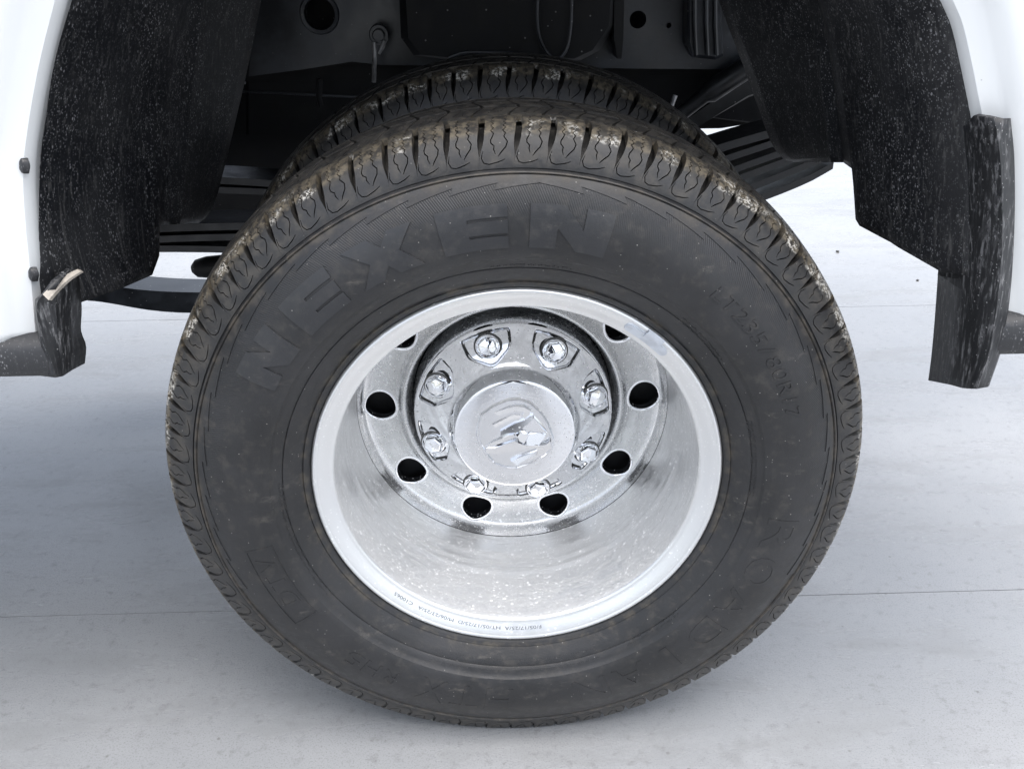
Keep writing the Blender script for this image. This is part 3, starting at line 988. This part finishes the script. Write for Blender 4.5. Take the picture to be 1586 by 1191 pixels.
# emblem in low relief on the centre
def epx(L):                      # traced on the 200 px square that starts at 700, 580
    out = []
    for x, y in L:
        p = at(700+x/6.615, 580+y/6.615, .1055)-WC; out.append((p.x, p.z))
    return out
def flat_map(lift, tilt=(0, 0), c=(0, 0)):
    def f(u, v, h): return (u, .1057-lift-h-(u-c[0])*tilt[0]-(v-c[1])*tilt[1], v)
    return f
shield = [(270, 500), (300, 410), (430, 320), (580, 258), (690, 250), (800, 290), (900, 380), (975, 490), (1030, 640), (1020, 760), (960, 830), (860, 890), (760, 930), (660, 965), (540, 955), (430, 915), (350, 820), (275, 690), (258, 600)]
sh2 = [tuple(Vector((645, 610)).lerp(Vector(p), .955)) for p in shield]
pieces = [
 ([shield], .0012, (0, .02)),
 ([shield, sh2], .0022, (0, 0)),
 ([[(345, 468), (352, 430), (470, 362), (560, 330), (650, 302), (740, 308), (800, 345), (792, 392), (740, 432), (718, 402), (735, 362), (690, 352), (640, 358), (560, 378), (430, 442)]], .0030, (.10, .16)),
 ([[(420, 500), (560, 425), (640, 395), (700, 405), (712, 432), (640, 440), (540, 480), (440, 530)]], .0024, (-.1, .22)),
 ([[(495, 600), (500, 560), (640, 482), (720, 455), (830, 392), (826, 440), (745, 500), (680, 560), (560, 575)]], .0040, (.05, -.12)),
 ([[(340, 728), (410, 680), (490, 645), (570, 598), (630, 585), (640, 612), (560, 655), (480, 695), (410, 735)]], .0030, (.06, .18)),
 ([[(695, 560), (838, 420), (905, 500), (960, 570), (790, 562), (765, 610), (720, 600)]], .0030, (.15, .05)),
 ([[(668, 600), (690, 570), (745, 575), (785, 600), (770, 640), (735, 680), (690, 650)]], .0046, (-.2, .05)),
 ([[(790, 585), (900, 575), (955, 605), (930, 648), (890, 688), (760, 688), (760, 650)]], .0042, (-.08, -.16)),
 ([[(350, 800), (345, 745), (430, 735), (650, 660), (740, 697), (880, 702), (960, 690), (1000, 645), (1010, 725), (955, 790), (850, 835), (700, 900), (685, 942), (600, 855), (640, 835), (840, 772), (882, 750), (860, 733), (760, 738), (620, 768), (480, 800)]], .0028, (.03, .20)),
 ([[(610, 862), (660, 835), (845, 775), (885, 762), (870, 800), (760, 840), (690, 880), (665, 900)]], .0040, (0, -.18))]
for L, lift, tl in pieces:
    loops = [epx(q) for q in L]
    c = (sum(p[0] for p in loops[0])/len(loops[0]), sum(p[1] for p in loops[0])/len(loops[0]))
    link('emblem_relief', relief('emblem_relief', loops, flat_map(lift*1.7, (tl[0]*1.0, tl[1]*1.0), c), lift*1.7+.001, .02, 25, grid=False, flare=.0024), EMB, hub)

# ---- wheel liner (one arch, inner edge open to the frame)
def pts(L, Y): return [at(x, y, Y) for x, y in L]
def arch(colL, colR, peak, n=14):
    """rows: left column bottom to top, over the top, right column top to bottom"""
    a, b = colL[0], colR[0]; out = []
    for i in range(1, n):
        t = i/n; q = PI*t
        base = a.lerp(b, (1-math.cos(q))/2)
        zz = a.z+(b.z-a.z)*t+(peak+GZ-(a.z+b.z)/2)*math.sin(q)
        out.append(Vector((base.x, a.y, zz)))
    return out
LC = [(-.050, [(95, 0), (70, 100), (52, 200), (45, 270), (50, 350), (60, 430), (74, 478)]),
      (-.035, [(110, 0), (86, 100), (66, 200), (60, 270), (68, 350), (85, 430), (98, 476)]),
      (-.015, [(127, 0), (103, 100), (87, 200), (81, 270), (87, 350), (107, 430), (121, 470)]),
      (.050, [(176, 0), (158, 100), (146, 200), (143, 270), (150, 350), (166, 420), (180, 450)]),
      (.062, [(186, 0), (168, 100), (155, 200), (152, 270), (159, 350), (176, 416), (190, 446)]),
      (.155, [(258, 0), (238, 100), (228, 200), (226, 270), (224, 350), (230, 405), (236, 426)]),
      (.178, [(282, 0), (260, 100), (250, 200), (246, 270), (244, 320), (245, 375), (247, 396)]),
      (.190, [(288, 0), (268, 100), (256, 200), (251, 270), (248, 310), (247, 338), (247, 349)]),
      (.225, [(299, 0), (286, 100), (276, 200), (270, 270), (267, 315), (265, 338), (264, 348)]),
      (.240, [(316, 0), (302, 100), (291, 200), (285, 270), (282, 315), (280, 336), (279, 347)]),
      (.250, [(318, 0), (305, 100), (294, 200), (288, 270), (285, 315), (283, 336), (282, 347)]),
      (.340, [(392, 0), (372, 100), (352, 200), (335, 270), (325, 310), (316, 336), (308, 346)]),
      (.362, [(405, 0), (385, 100), (362, 200), (345, 270), (334, 310), (326, 326), (318, 338)])]
RC = [(-.050, [(1465, 0), (1482, 40), (1496, 100), (1506, 150), (1512, 180), (1514, 300), (1506, 430)]),
      (-.035, [(1440, 0), (1455, 40), (1470, 100), (1480, 150), (1486, 200), (1492, 300), (1488, 425)]),
      (-.015, [(1405, 0), (1418, 40), (1430, 100), (1440, 150), (1447, 200), (1455, 300), (1457, 421)]),
      (.050, [(1344, 0), (1356, 40), (1366, 100), (1375, 150), (1381, 200), (1388, 300), (1392, 384)]),
      (.062, [(1334, 0), (1346, 40), (1356, 100), (1365, 150), (1371, 200), (1377, 300), (1380, 376)]),
      (.125, [(1284, 0), (1296, 40), (1308, 100), (1317, 150), (1323, 200), (1328, 290), (1331, 350)]),
      (.135, [(1277, 0), (1289, 40), (1301, 100), (1311, 150), (1317, 200), (1322, 270), (1325, 340)]),
      (.145, [(1272, 0), (1283, 40), (1295, 100), (1304, 150), (1311, 200), (1317, 240), (1320, 262)]),
      (.200, [(1267, 0), (1277, 40), (1287, 100), (1294, 150), (1300, 200), (1304, 235), (1306, 252)]),
      (.215, [(1250, 0), (1260, 40), (1268, 100), (1275, 150), (1281, 200), (1285, 235), (1287, 252)]),
      (.225, [(1247, 0), (1257, 40), (1265, 100), (1272, 150), (1278, 200), (1282, 235), (1284, 252)]),
      (.340, [(1128, 0), (1142, 40), (1166, 100), (1184, 150), (1202, 200), (1216, 235), (1232, 252)]),
      (.362, [(1113, 0), (1127, 40), (1150, 100), (1168, 150), (1186, 200), (1198, 228), (1214, 247)])]
cols = []
for (Y, l), (Y2, r_) in zip(LC, RC):
    L = resample(pts(l, Y), 30); Rr = resample(pts(r_, Y2), 30)
    for p in Rr: p.y = p.y
    top = arch(L, Rr, .66-.10*(Y+.05)/.4)
    for i, p in enumerate(top): p.y = Y+(Y2-Y)*(i+1)/14
    cols.append(L[::-1]+top+Rr)
lv, lf = sheet(cols)
liner = link('wheel_liner', mesh('wheel_liner', lv, lf, True, 30), LINER, truck)
solid(liner, .004, 1)
liner['label'] = 'black plastic wheel liner speckled with road dust'

# ---- white bedside with its arch lip
e_left = [(95, 0), (70, 100), (52, 200), (45, 270), (49, 350), (56, 420), (64, 522)]
e_right = [(1465, 0), (1482, 40), (1496, 100), (1506, 150), (1513, 190), (1522, 300), (1535, 495)]
EL = resample(pts(e_left, -.052), 34); ER = resample(pts(e_right, -.052), 34)
edge = EL[::-1]+arch(EL, ER, .68)+ER
C0 = Vector((0, -.052, .20+GZ))
def out_col(off, Y):
    res_ = []
    for p in edge:
        v = Vector((p.x, 0, max(0, p.z-C0.z))); v.normalize()
        res_.append(Vector((p.x+v.x*off, Y, p.z+v.z*off)))
    return res_
def far_col(Y):
    res_ = []
    for p in edge:
        dx, dz = p.x, max(0, p.z-C0.z)
        t = min((1.7 if dx < 0 else .86)/max(1e-6, abs(dx)), (.62)/max(1e-6, dz))
        q = Vector((dx*t, Y, p.z if dz == 0 else C0.z+dz*t)); res_.append(q)
    return res_
bc = [out_col(.000, -.030), out_col(.000, -.046), out_col(.001, -.052), out_col(.004, -.0565), out_col(.018, -.0610), out_col(.024, -.0635), out_col(.030, -.068), out_col(.045, -.073), out_col(.10, -.073), out_col(.25, -.055), far_col(-.02)]
pv, pf = sheet(bc)
bed = link('bedside', mesh('bedside', pv, pf, True, 30), PAINT, truck)
solid(bed, .002, 1)
bed['label'] = 'white painted bedside around the wheel arch'
# push pins in the arch lip
for px, py in ((38, 257), (52, 425)):
    c = at(px, py, -.058)
    vs, fs = lathe([(.0005, -.006), (.004, -.0058), (.0065, -.004), (.0072, -.001), (.0072, .004), (.003, .006)], 20)
    o = link('push_pin', orient(vs, fs, 'push_pin', True, 40), CLAD, bed, c)
    o.rotation_euler = (R(-10), 0, R(-50)); o.scale = (.7, .7, 1.0)
# bed floor: what keeps the sky off the underbody
vs, fs = box(-1.7, .80, .02, .98, .70+GZ, .76+GZ)
link('bed_floor', orient(vs, fs, 'bed_floor', False), DARK, truck)
vs, fs = box(-1.7, -.60, .06, 1.00, .11+GZ, .60+GZ, .03)  # unseen box added to shade the ground at left
link('shade_box', orient(vs, fs, 'shade_box', False), DARK, truck)

# ---- black lower cladding and flare ends
def px_prism(L, Yf, Yb, bev=.004):
    return prism([(p.x, p.z) for p in pts(L, Yf)], Yf, Yb, bev)
# rocker strips, rounded at the top
def strip(p0, p1, x_end, name):
    a = at(*p0, -.075); b = at(*p1, -.075)
    zt, zb = a.z, b.z
    prof = [(-.030, zt+.002), (-.060, zt+.001), (-.072, zt-.005), (-.077, zt-.012), (-.078, zb+.008), (-.074, zb+.001), (-.066, zb-.001), (-.02, zb-.001)]
    x0 = a.x; vs, fs = [], []
    for x in (x0, x_end):
        for y, z in prof: vs.append((x, y, z))
    n = len(prof)
    for i in range(n): fs.append((i, (i+1) % n, n+(i+1) % n, n+i))
    fs.append(tuple(range(n))); fs.append(tuple(range(n, 2*n)))
    o = link(name, orient(vs, fs, name, True, 40), CLAD, truck); return o
strip((70, 526), (70, 584), -1.7, 'rocker_trim')
strip((1535, 490), (1535, 551), .86, 'rocker_trim')
# left corner piece
lc = [(-.012, [(116, 418), (120, 450), (122, 480), (121, 512), (129, 535), (127, 562)]),
      (-.045, [(108, 416), (106, 450), (104, 482), (104, 515), (106, 545), (108, 572)]),
      (-.074, [(84, 436), (82, 458), (84, 485), (86, 520), (90, 552), (93, 582)]),
      (-.080, [(64, 458), (60, 475), (62, 495), (68, 525), (80, 555), (86, 583)]),
      (-.060, [(60, 464), (59, 478), (60, 496), (64, 520), (62, 545), (60, 580)])]
vs, fs = sheet([resample(pts(l, Y), 18) for Y, l in lc])
fl = link('flare_end', mesh('flare_end', vs, fs, True, 55), SCUF, truck); solid(fl, .006, 0)
fl['label'] = 'scuffed black corner piece at the bottom of the arch by the rocker'
vs, fs = [], []
for i in range(7):
    t = i/6; px = 66+54*t; py = 456-39*t-5*math.sin(PI*t); Y = -.084+.040*t
    p = at(px, py, Y); q = at(px+9-4*t, py+9-5*t, Y-.002); n = Vector((.001, .004, -.002))
    vs += [p, q, q+n, p+n]
for i in range(6):
    for k in range(4): fs.append((4*i+k, 4*i+(k+1) % 4, 4*i+4+(k+1) % 4, 4*i+4+k))
fs += [(0, 1, 2, 3), (24, 25, 26, 27)]
link('worn_edge', orient(vs, fs, 'worn_edge', False), TAN, fl)
# right flare end
rc = [(.030, [(1456, 426), (1453, 470), (1449, 520), (1445, 560), (1441, 589)]),
      (-.030, [(1490, 200), (1497, 300), (1494, 420), (1488, 500), (1482, 560), (1476, 596)]),
      (-.062, [(1512, 178), (1518, 250), (1518, 350), (1512, 450), (1503, 540), (1494, 601)]),
      (-.078, [(1530, 181), (1541, 250), (1544, 350), (1538, 450), (1524, 540), (1506, 602)]),
      (-.084, [(1540, 182), (1549, 250), (1552, 350), (1546, 450), (1532, 540), (1513, 601)]),
      (-.074, [(1560, 184), (1566, 250), (1566, 350), (1560, 450), (1548, 530), (1526, 598)]),
      (-.050, [(1562, 184), (1568, 250), (1568, 350), (1562, 450), (1550, 530), (1528, 597)])]
rcols = [resample(pts(l, Y), 26) for Y, l in rc]
# first column starts lower: slide its upper rows along the second one
c1, c0 = rcols[1], rcols[0]
rcols[0] = resample([c1[0]+Vector((-.004, .01, 0)), c1[8]+Vector((-.008, .02, 0)), c1[14]+Vector((-.012, .03, 0))]+pts(rc[0][1], .030), 26)
vs, fs = sheet(rcols)
fr = link('flare_end', mesh('flare_end', vs, fs, True, 55), SCUF, truck); solid(fr, .005, 0)
fr['label'] = 'long scuffed black flare hanging below the liner'

# ---- frame rail, springs and lines behind the wheels
YF = .66
def rail():
    zt = at(500, -120, YF).z
    L = [(385, 119), (470, 108), (545, 96), (590, 101), (1000, 107), (1160, 108), (1300, 110)]
    low = [at(x, y, YF) for x, y in L]
    poly = [(p.x, p.z) for p in low]+[(low[-1].x+.5, low[-1].z), (low[-1].x+.5, zt), (low[0].x-.5, zt), (low[0].x-.5, low[0].z+.10), (low[0].x+.02, low[0].z+.09)]
    holes = []
    for px, py, rr in ((495, 22, 24), (988, 31, 13), (1036, 40, 4)):
        c = at(px, py, YF); k = (at(px+rr, py, YF)-c).x
        holes.append([(c.x+k*math.cos(2*PI*i/24), c.z+k*math.sin(2*PI*i/24)) for i in range(24)])
    def fm_(u, v, h): return (u, YF-h, v)
    return relief('frame_rail', [poly]+holes, fm_, .02, .2, 30, grid=False)
rail_o = link('frame_rail', rail(), FRAME, truck)
rail_o['label'] = 'black frame rail with round holes above the tyres'
# rail inside so the holes read dark
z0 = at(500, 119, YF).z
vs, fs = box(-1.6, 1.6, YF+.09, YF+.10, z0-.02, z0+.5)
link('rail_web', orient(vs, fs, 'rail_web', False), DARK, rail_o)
vs, fs = lathe([(at(519, 22, YF).x-at(495, 22, YF).x, -.003), (at(524, 22, YF).x-at(495, 22, YF).x, -.004), (at(526, 22, YF).x-at(495, 22, YF).x, 0)], 28)
link('hole_flange', orient(vs, fs, 'hole_flange'), FRAME, rail_o, at(495, 22, YF))
# bump stop hump in the middle, bracket right
hump = [(615, -60), (620, 60), (640, 88), (690, 94), (790, 96), (850, 94), (900, 96), (930, 80), (955, 40), (960, -60)]
vs, fs = px_prism(hump, YF-.055, YF-.002, .012)
link('axle_stop', orient(vs, fs, 'axle_stop', True, 30), DARK, truck)
brk = [(1066, -40), (1064, 70), (1074, 90), (1110, 94), (1122, 88), (1116, -40)]
vs, fs = px_prism(brk, YF-.04, YF-.002, .006)
bo = link('bracket', orient(vs, fs, 'bracket', False), FRAME, truck)
for x in (1076, 1094, 1108):
    vs, fs = tube([at(x, -30, YF-.044), at(x, 40, YF-.044), at(x+2, 86, YF-.044)], .0035, 8)
    link('bracket_rib', orient(vs, fs, 'bracket_rib'), FRAME, bo)
vs, fs = px_prism([(952, -40), (950, 60), (956, 92), (963, 92), (966, 60), (968, -40)], YF-.05, YF-.002, .002)
link('frame_brace', orient(vs, fs, 'frame_brace', False), DARK, truck)
# cross member below the rail
vs, fs = px_prism([(380, 121), (620, 105), (1170, 110), (1180, 190), (1120, 200), (380, 210)], YF+.10, YF+.16, .006)
link('cross_member', orient(vs, fs, 'cross_member', False), DARK, truck)
# bolt with its link rod
c = at(587, 54, YF-.03)
vs, fs = lathe([(.0005, -.012), (.008, -.012), (.0095, -.010), (.0095, -.004), (.014, -.004), (.0155, -.002), (.0155, .012), (.010, .028)], 24)
bt = link('shackle_bolt', orient(vs, fs, 'shackle_bolt', True, 30), FRAME, truck, c)
vs, fs = tube([at(579, 66, YF-.045)-c, at(580, 95, YF-.045)-c, at(579, 128, YF-.045)-c], [.0030, .0036, .0034], 8)
link('link_rod', orient(vs, fs, 'link_rod'), ROD, bt)
vs, fs = tube([at(596, 64, YF-.04)-c, at(592, 74, YF-.04)-c, at(587, 84, YF-.04)-c], [.0030, .0034, .002], 8)
link('cotter_pin', orient(vs, fs, 'cotter_pin'), ROD, bt)
# brake line and hose loop
vs, fs = tube(resample(pts([(372, 142), (430, 144), (500, 148), (562, 151)], YF+.02), 12), .0022, 8)
link('brake_line', orient(vs, fs, 'brake_line'), FRAME, truck)
vs, fs = tube(pts([(495, 122), (494, 150), (497, 165)], YF+.015), .005, 8)
link('line_clip', orient(vs, fs, 'line_clip'), DARK, truck)
vs, fs = tube(resample(pts([(834, -30), (832, 30), (838, 66), (858, 92), (876, 80), (884, 40), (886, -30)], YF-.075), 30), .0026, 8)
link('cable_loop', orient(vs, fs, 'cable_loop'), FRAME, truck)
vs, fs = tube(resample(pts([(695, 90), (720, 82), (760, 82), (800, 84), (830, 92)], YF-.07), 16), .003, 8)
link('cable', orient(vs, fs, 'cable'), FRAME, truck)
vs, fs = px_prism([(250, 120), (620, 120), (620, 360), (540, 352), (250, 345)], YF+.20, YF+.30, .02)
link('fuel_tank', orient(vs, fs, 'fuel_tank', True, 30), DARK, truck)
# shock absorber, right
vs, fs = tube(pts([(1040, 188), (1090, 150), (1098, 144), (1165, 100)], YF-.02), [.012, .012, .018, .018], 16)
link('shock_absorber', orient(vs, fs, 'shock_absorber', True, 40), STEEL, truck)
vs, fs = px_prism([(1062, 186), (1150, 122), (1240, 70), (1240, 120), (1160, 152), (1080, 198)], YF+.01, YF+.05, .004)
link('strut', orient(vs, fs, 'strut', False), STEEL, truck)
vs, fs = px_prism([(1092, 182), (1120, 150), (1200, 120), (1200, 196), (1150, 190)], YF+.06, YF+.09, .003)
link('spring_plate', orient(vs, fs, 'spring_plate', False), DARK, truck)
vs, fs = tube(pts([(1038, 170), (1046, 148)], YF-.03), .004, 8)
link('bleed_pipe', orient(vs, fs, 'bleed_pipe'), ROD, truck)
# leaf springs: each leaf a bar along the truck
def leaf(L, Y, th, wd, parent):
    P_ = resample(pts(L, Y), 12); vs, fs = [], []
    for p in P_:
        for dy, dz in ((0, 0), (wd, 0), (wd, th), (0, th)): vs.append((p.x, Y+dy, p.z+dz))
    for i in range(11):
        for k in range(4): fs.append((4*i+k, 4*i+(k+1) % 4, 4*i+4+(k+1) % 4, 4*i+4+k))
    fs += [(0, 1, 2, 3), (44, 45, 46, 47)]
    return link('spring_leaf', orient(vs, fs, 'spring_leaf', False), STEEL, parent)
ls = bpy.data.objects.new('leaf_spring', None); COL.objects.link(ls); ls.parent = truck
ls['label'] = 'stack of black spring leaves running past the wheel'
YS = .56
for k, (L, th) in enumerate((([(1040, 262), (1110, 238), (1200, 212), (1290, 190)], .013), ([(1060, 272), (1130, 250), (1215, 222), (1290, 200)], .011),
                             ([(1080, 290), (1150, 264), (1230, 236), (1290, 218)], .011), ([(1090, 302), (1160, 277), (1240, 248), (1290, 232)], .012),
                             ([(1100, 320), (1180, 290), (1260, 258), (1286, 246)], .012), ([(1110, 336), (1186, 310), (1250, 284), (1290, 262)], .012))):
    leaf(L, YS+.004*k, th, .075, ls)
for k, (L, th) in enumerate((([(150, 276), (300, 283), (420, 290), (520, 300)], .011), ([(150, 291), (300, 298), (420, 303), (520, 312)], .010),
                             ([(200, 362), (300, 358), (400, 356), (500, 356)], .012), ([(200, 378), (300, 374), (400, 372), (500, 372)], .011), ([(200, 391), (300, 391), (380, 393), (480, 398)], .011))):
    leaf(L, YS+.004*k, th, .075, ls)
# tail pipe end and the big curved tank band, far left underneath
vs, fs = tube(pts([(420, 408), (360, 411), (322, 414), (305, 416), (298, 417)], .80), [.022, .022, .021, .017, .008], 18)
link('jounce_stop', orient(vs, fs, 'jounce_stop', True, 50), DARK, truck)
band_t = resample(pts([(118, 430), (200, 447), (300, 453), (420, 450)], .95), 14)
band_b = resample(pts([(118, 473), (170, 478), (240, 490), (310, 494), (420, 488)], .95), 14)
vs, fs = [], []
for p, q in zip(band_t, band_b):
    m = q+Vector((0, .02, .022))
    vs += [p, Vector((m.x, .93, m.z)), Vector((q.x, .99, q.z)), Vector((p.x, 1.03, p.z))]
for i in range(13):
    for k in range(4): fs.append((4*i+k, 4*i+(k+1) % 4, 4*i+4+(k+1) % 4, 4*i+4+k))
fs += [(0, 1, 2, 3), (52, 53, 54, 55)]
link('spare_carrier', orient(vs, fs, 'spare_carrier', True, 25), FRAME, truck)

# ---- stones lying on the slabs
def pebble(px, py, s, label):
    dd = _f+_r2*((px-W_/2)/FPX)-_u2*((py-H_/2)/FPX); p = CAM+dd*(-CAM.z/dd.z)
    bm = bmesh.new(); bmesh.ops.create_icosphere(bm, subdivisions=2, radius=s)
    for v in bm.verts:
        v.co *= 1+random.uniform(-.18, .18); v.co.z = v.co.z*.6+s*.55
    me = bpy.data.meshes.new('pebble'); bm.to_mesh(me); bm.free()
    o = link('pebble', me, PEB, None, (p.x, p.y, -.0005)); tag(o, label, 'stone')
pebble(1297, 391, .006, 'small dark stone on the pale ground right of the tyre, the larger of two')
pebble(1421, 435, .004, 'tiny dark stone on the pale ground left of the long black flare')

# ---- the person who stands in front of the wheel (seen only as a reflection in the chrome)
def skin(name, nodes, edges, mat, parent=None, sub=1):
    me = bpy.data.meshes.new(name); me.from_pydata([n[0] for n in nodes], edges, []); me.update()
    o = link(name, me, mat, parent)
    md = o.modifiers.new('skin', 'SKIN'); md.use_smooth_shade = True
    for v, n in zip(me.skin_vertices[0].data, nodes): v.radius = (n[1], n[1]) if not isinstance(n[1], tuple) else n[1]
    me.skin_vertices[0].data[0].use_root = True
    sd_ = o.modifiers.new('smooth', 'SUBSURF'); sd_.levels = sub; sd_.render_levels = sub
    return o
SKIN_M = mat_simple('skin', (.42, .27, .20), .5, 0, 40, .1)
TROU = mat_simple('dark_trousers', (.018, .021, .032), .8, 0, 60, .2)
SHIRT = mat_simple('dark_jacket', (.030, .036, .055), .8, 0, 50, .2)
SHOE = mat_simple('dark_shoes', (.02, .018, .017), .5, 0, 60, .2)
HAIR = mat_simple('dark_hair', (.02, .015, .012), .6, 0, 200, .3)
PX, PY = .02, -1.44
person = bpy.data.objects.new('person', None); COL.objects.link(person); person.location = (PX, PY, 0)
tag(person, 'person in dark jacket and trousers leaning forward with a phone in front of the wheel', 'person')
# bare body: head, neck, trunk, arms with five fingers, legs
hand = CAM-_f*.035-Vector((PX, PY, 0))
def armnodes(sx):
    sh = Vector((sx*.19, .17, 1.36)); el = Vector((sx*.30, .22, 1.08)); wr = hand+Vector((sx*.085, -.045, -.02))
    pa = hand+Vector((sx*.070, -.012, .005))
    nd = [(sh, .052), (el, .040), (wr, .028), (pa, (.036, .020))]
    for q in range(4):
        k_ = hand+Vector((sx*.055, .006, .030-.018*q)); nd += [(k_, .0095), (k_+Vector((-sx*.028, .012, 0)), .0088), (k_+Vector((-sx*(.040, .046, .042, .034)[q], .003, 0)), .0078)]
    t = hand+Vector((sx*.050, -.022, .030)); nd += [(t, .011), (t+Vector((-sx*.028, -.006, .004)), .0095)]
    return nd
nodes = [(Vector((0, 0, .93)), (.15, .10)), (Vector((0, .03, 1.08)), (.135, .095)), (Vector((0, .11, 1.27)), (.165, .10)), (Vector((0, .17, 1.41)), (.10, .075)), (Vector((0, .20, 1.47)), .055), (Vector((0, .238, 1.545)), (.076, .084)), (Vector((0, .258, 1.63)), (.090, .104)), (Vector((0, .250, 1.71)), (.070, .080))]
edges = [(i, i+1) for i in range(7)]
for sx in (-1, 1):
    b = len(nodes); an = armnodes(sx); nodes += an
    edges += [(3, b), (b, b+1), (b+1, b+2), (b+2, b+3)]
    for q in range(4): edges += [(b+3, b+4+3*q), (b+4+3*q, b+5+3*q), (b+5+3*q, b+6+3*q)]
    edges += [(b+3, b+16), (b+16, b+17)]
    b = len(nodes)
    nodes += [(Vector((sx*.095, -.005, .86)), (.088, .092)), (Vector((sx*.115, .02, .49)), .060), (Vector((sx*.125, -.03, .10)), .042), (Vector((sx*.130, .05, .045)), (.042, .035)), (Vector((sx*.140, .15, .030)), (.040, .026))]
    edges += [(0, b), (b, b+1), (b+1, b+2), (b+2, b+3), (b+3, b+4)]
skin('body', nodes, edges, SKIN_M, person, 1)
# clothing
tn = [(Vector((0, 0, .93)), (.160, .112)), (Vector((0, .008, 1.03)), (.150, .106))]
te_ = [(0, 1)]
for sx in (-1, 1):
    b = len(tn); tn += [(Vector((sx*.095, -.005, .85)), (.098, .102)), (Vector((sx*.117, .02, .49)), .078), (Vector((sx*.126, -.03, .11)), .066)]
    te_ += [(0, b), (b, b+1), (b+1, b+2)]
skin('trousers', tn, te_, TROU, person, 2)
jn = [(Vector((0, -.006, .84)), (.190, .135)), (Vector((0, .03, 1.08)), (.158, .116)), (Vector((0, .11, 1.27)), (.185, .118)), (Vector((0, .17, 1.41)), (.118, .092))]
je = [(0, 1), (1, 2), (2, 3)]
for sx in (-1, 1):
    an = armnodes(sx); b = len(jn)
    jn += [(an[0][0].lerp(jn[3][0], .4), .098), (an[1][0], .058), (an[1][0].lerp(an[2][0], .85), .042)]; je += [(3, b), (b, b+1), (b+1, b+2)]
skin('jacket', jn, je, SHIRT, person, 2)
for sx in (-1, 1):
    skin('shoe', [(Vector((sx*.126, -.045, .055)), (.046, .048)), (Vector((sx*.130, .05, .050)), (.048, .042)), (Vector((sx*.142, .165, .038)), (.046, .033))], [(0, 1), (1, 2)], SHOE, person, 2)
skin('hair', [(Vector((0, .205, 1.575)), (.070, .060)), (Vector((0, .225, 1.665)), (.084, .080)), (Vector((0, .255, 1.725)), (.070, .066))], [(0, 1), (1, 2)], HAIR, person, 2)
fc = Vector((0, .255, 1.62))
for sx in (-1, 1):
    vs, fs = lathe([(.0005, -.012), (.007, -.010), (.011, -.004), (.012, .002), (.008, .010), (.0005, .012)], 16)
    link('eye', orient(vs, fs, 'eye'), ROD, person, fc+Vector((sx*.032, .068, .012)))
    skin('ear', [(fc+Vector((sx*.080, -.01, .02)), (.012, .02)), (fc+Vector((sx*.082, -.008, -.02)), (.009, .014))], [(0, 1)], SKIN_M, person, 1)
skin('nose', [(fc+Vector((0, .072, .02)), .010), (fc+Vector((0, .090, -.018)), .014)], [(0, 1)], SKIN_M, person, 1)
skin('mouth', [(fc+Vector((-.022, .062, -.052)), .006), (fc+Vector((0, .068, -.050)), .008), (fc+Vector((.022, .062, -.052)), .006)], [(0, 1), (1, 2)], mat_simple('lips', (.35, .16, .14), .5, 0, 60, .1), person, 1)
# the phone, its lens at the camera point, facing the wheel
vs, fs = box(-.074, .074, -.0045, .0045, -.036, .036, .002)
ph = link('phone', orient(vs, fs, 'phone', False), DARK, None)
ph.matrix_world = Matrix(((_r2.x, _f.x, _u2.x, 0), (_r2.y, _f.y, _u2.y, 0), (_r2.z, _f.z, _u2.z, 0), (0, 0, 0, 1)))
ph.location = CAM-_f*.012-_r2*.05-_u2*.022
tag(ph, 'black phone held level in both hands in front of the wheel', 'phone')
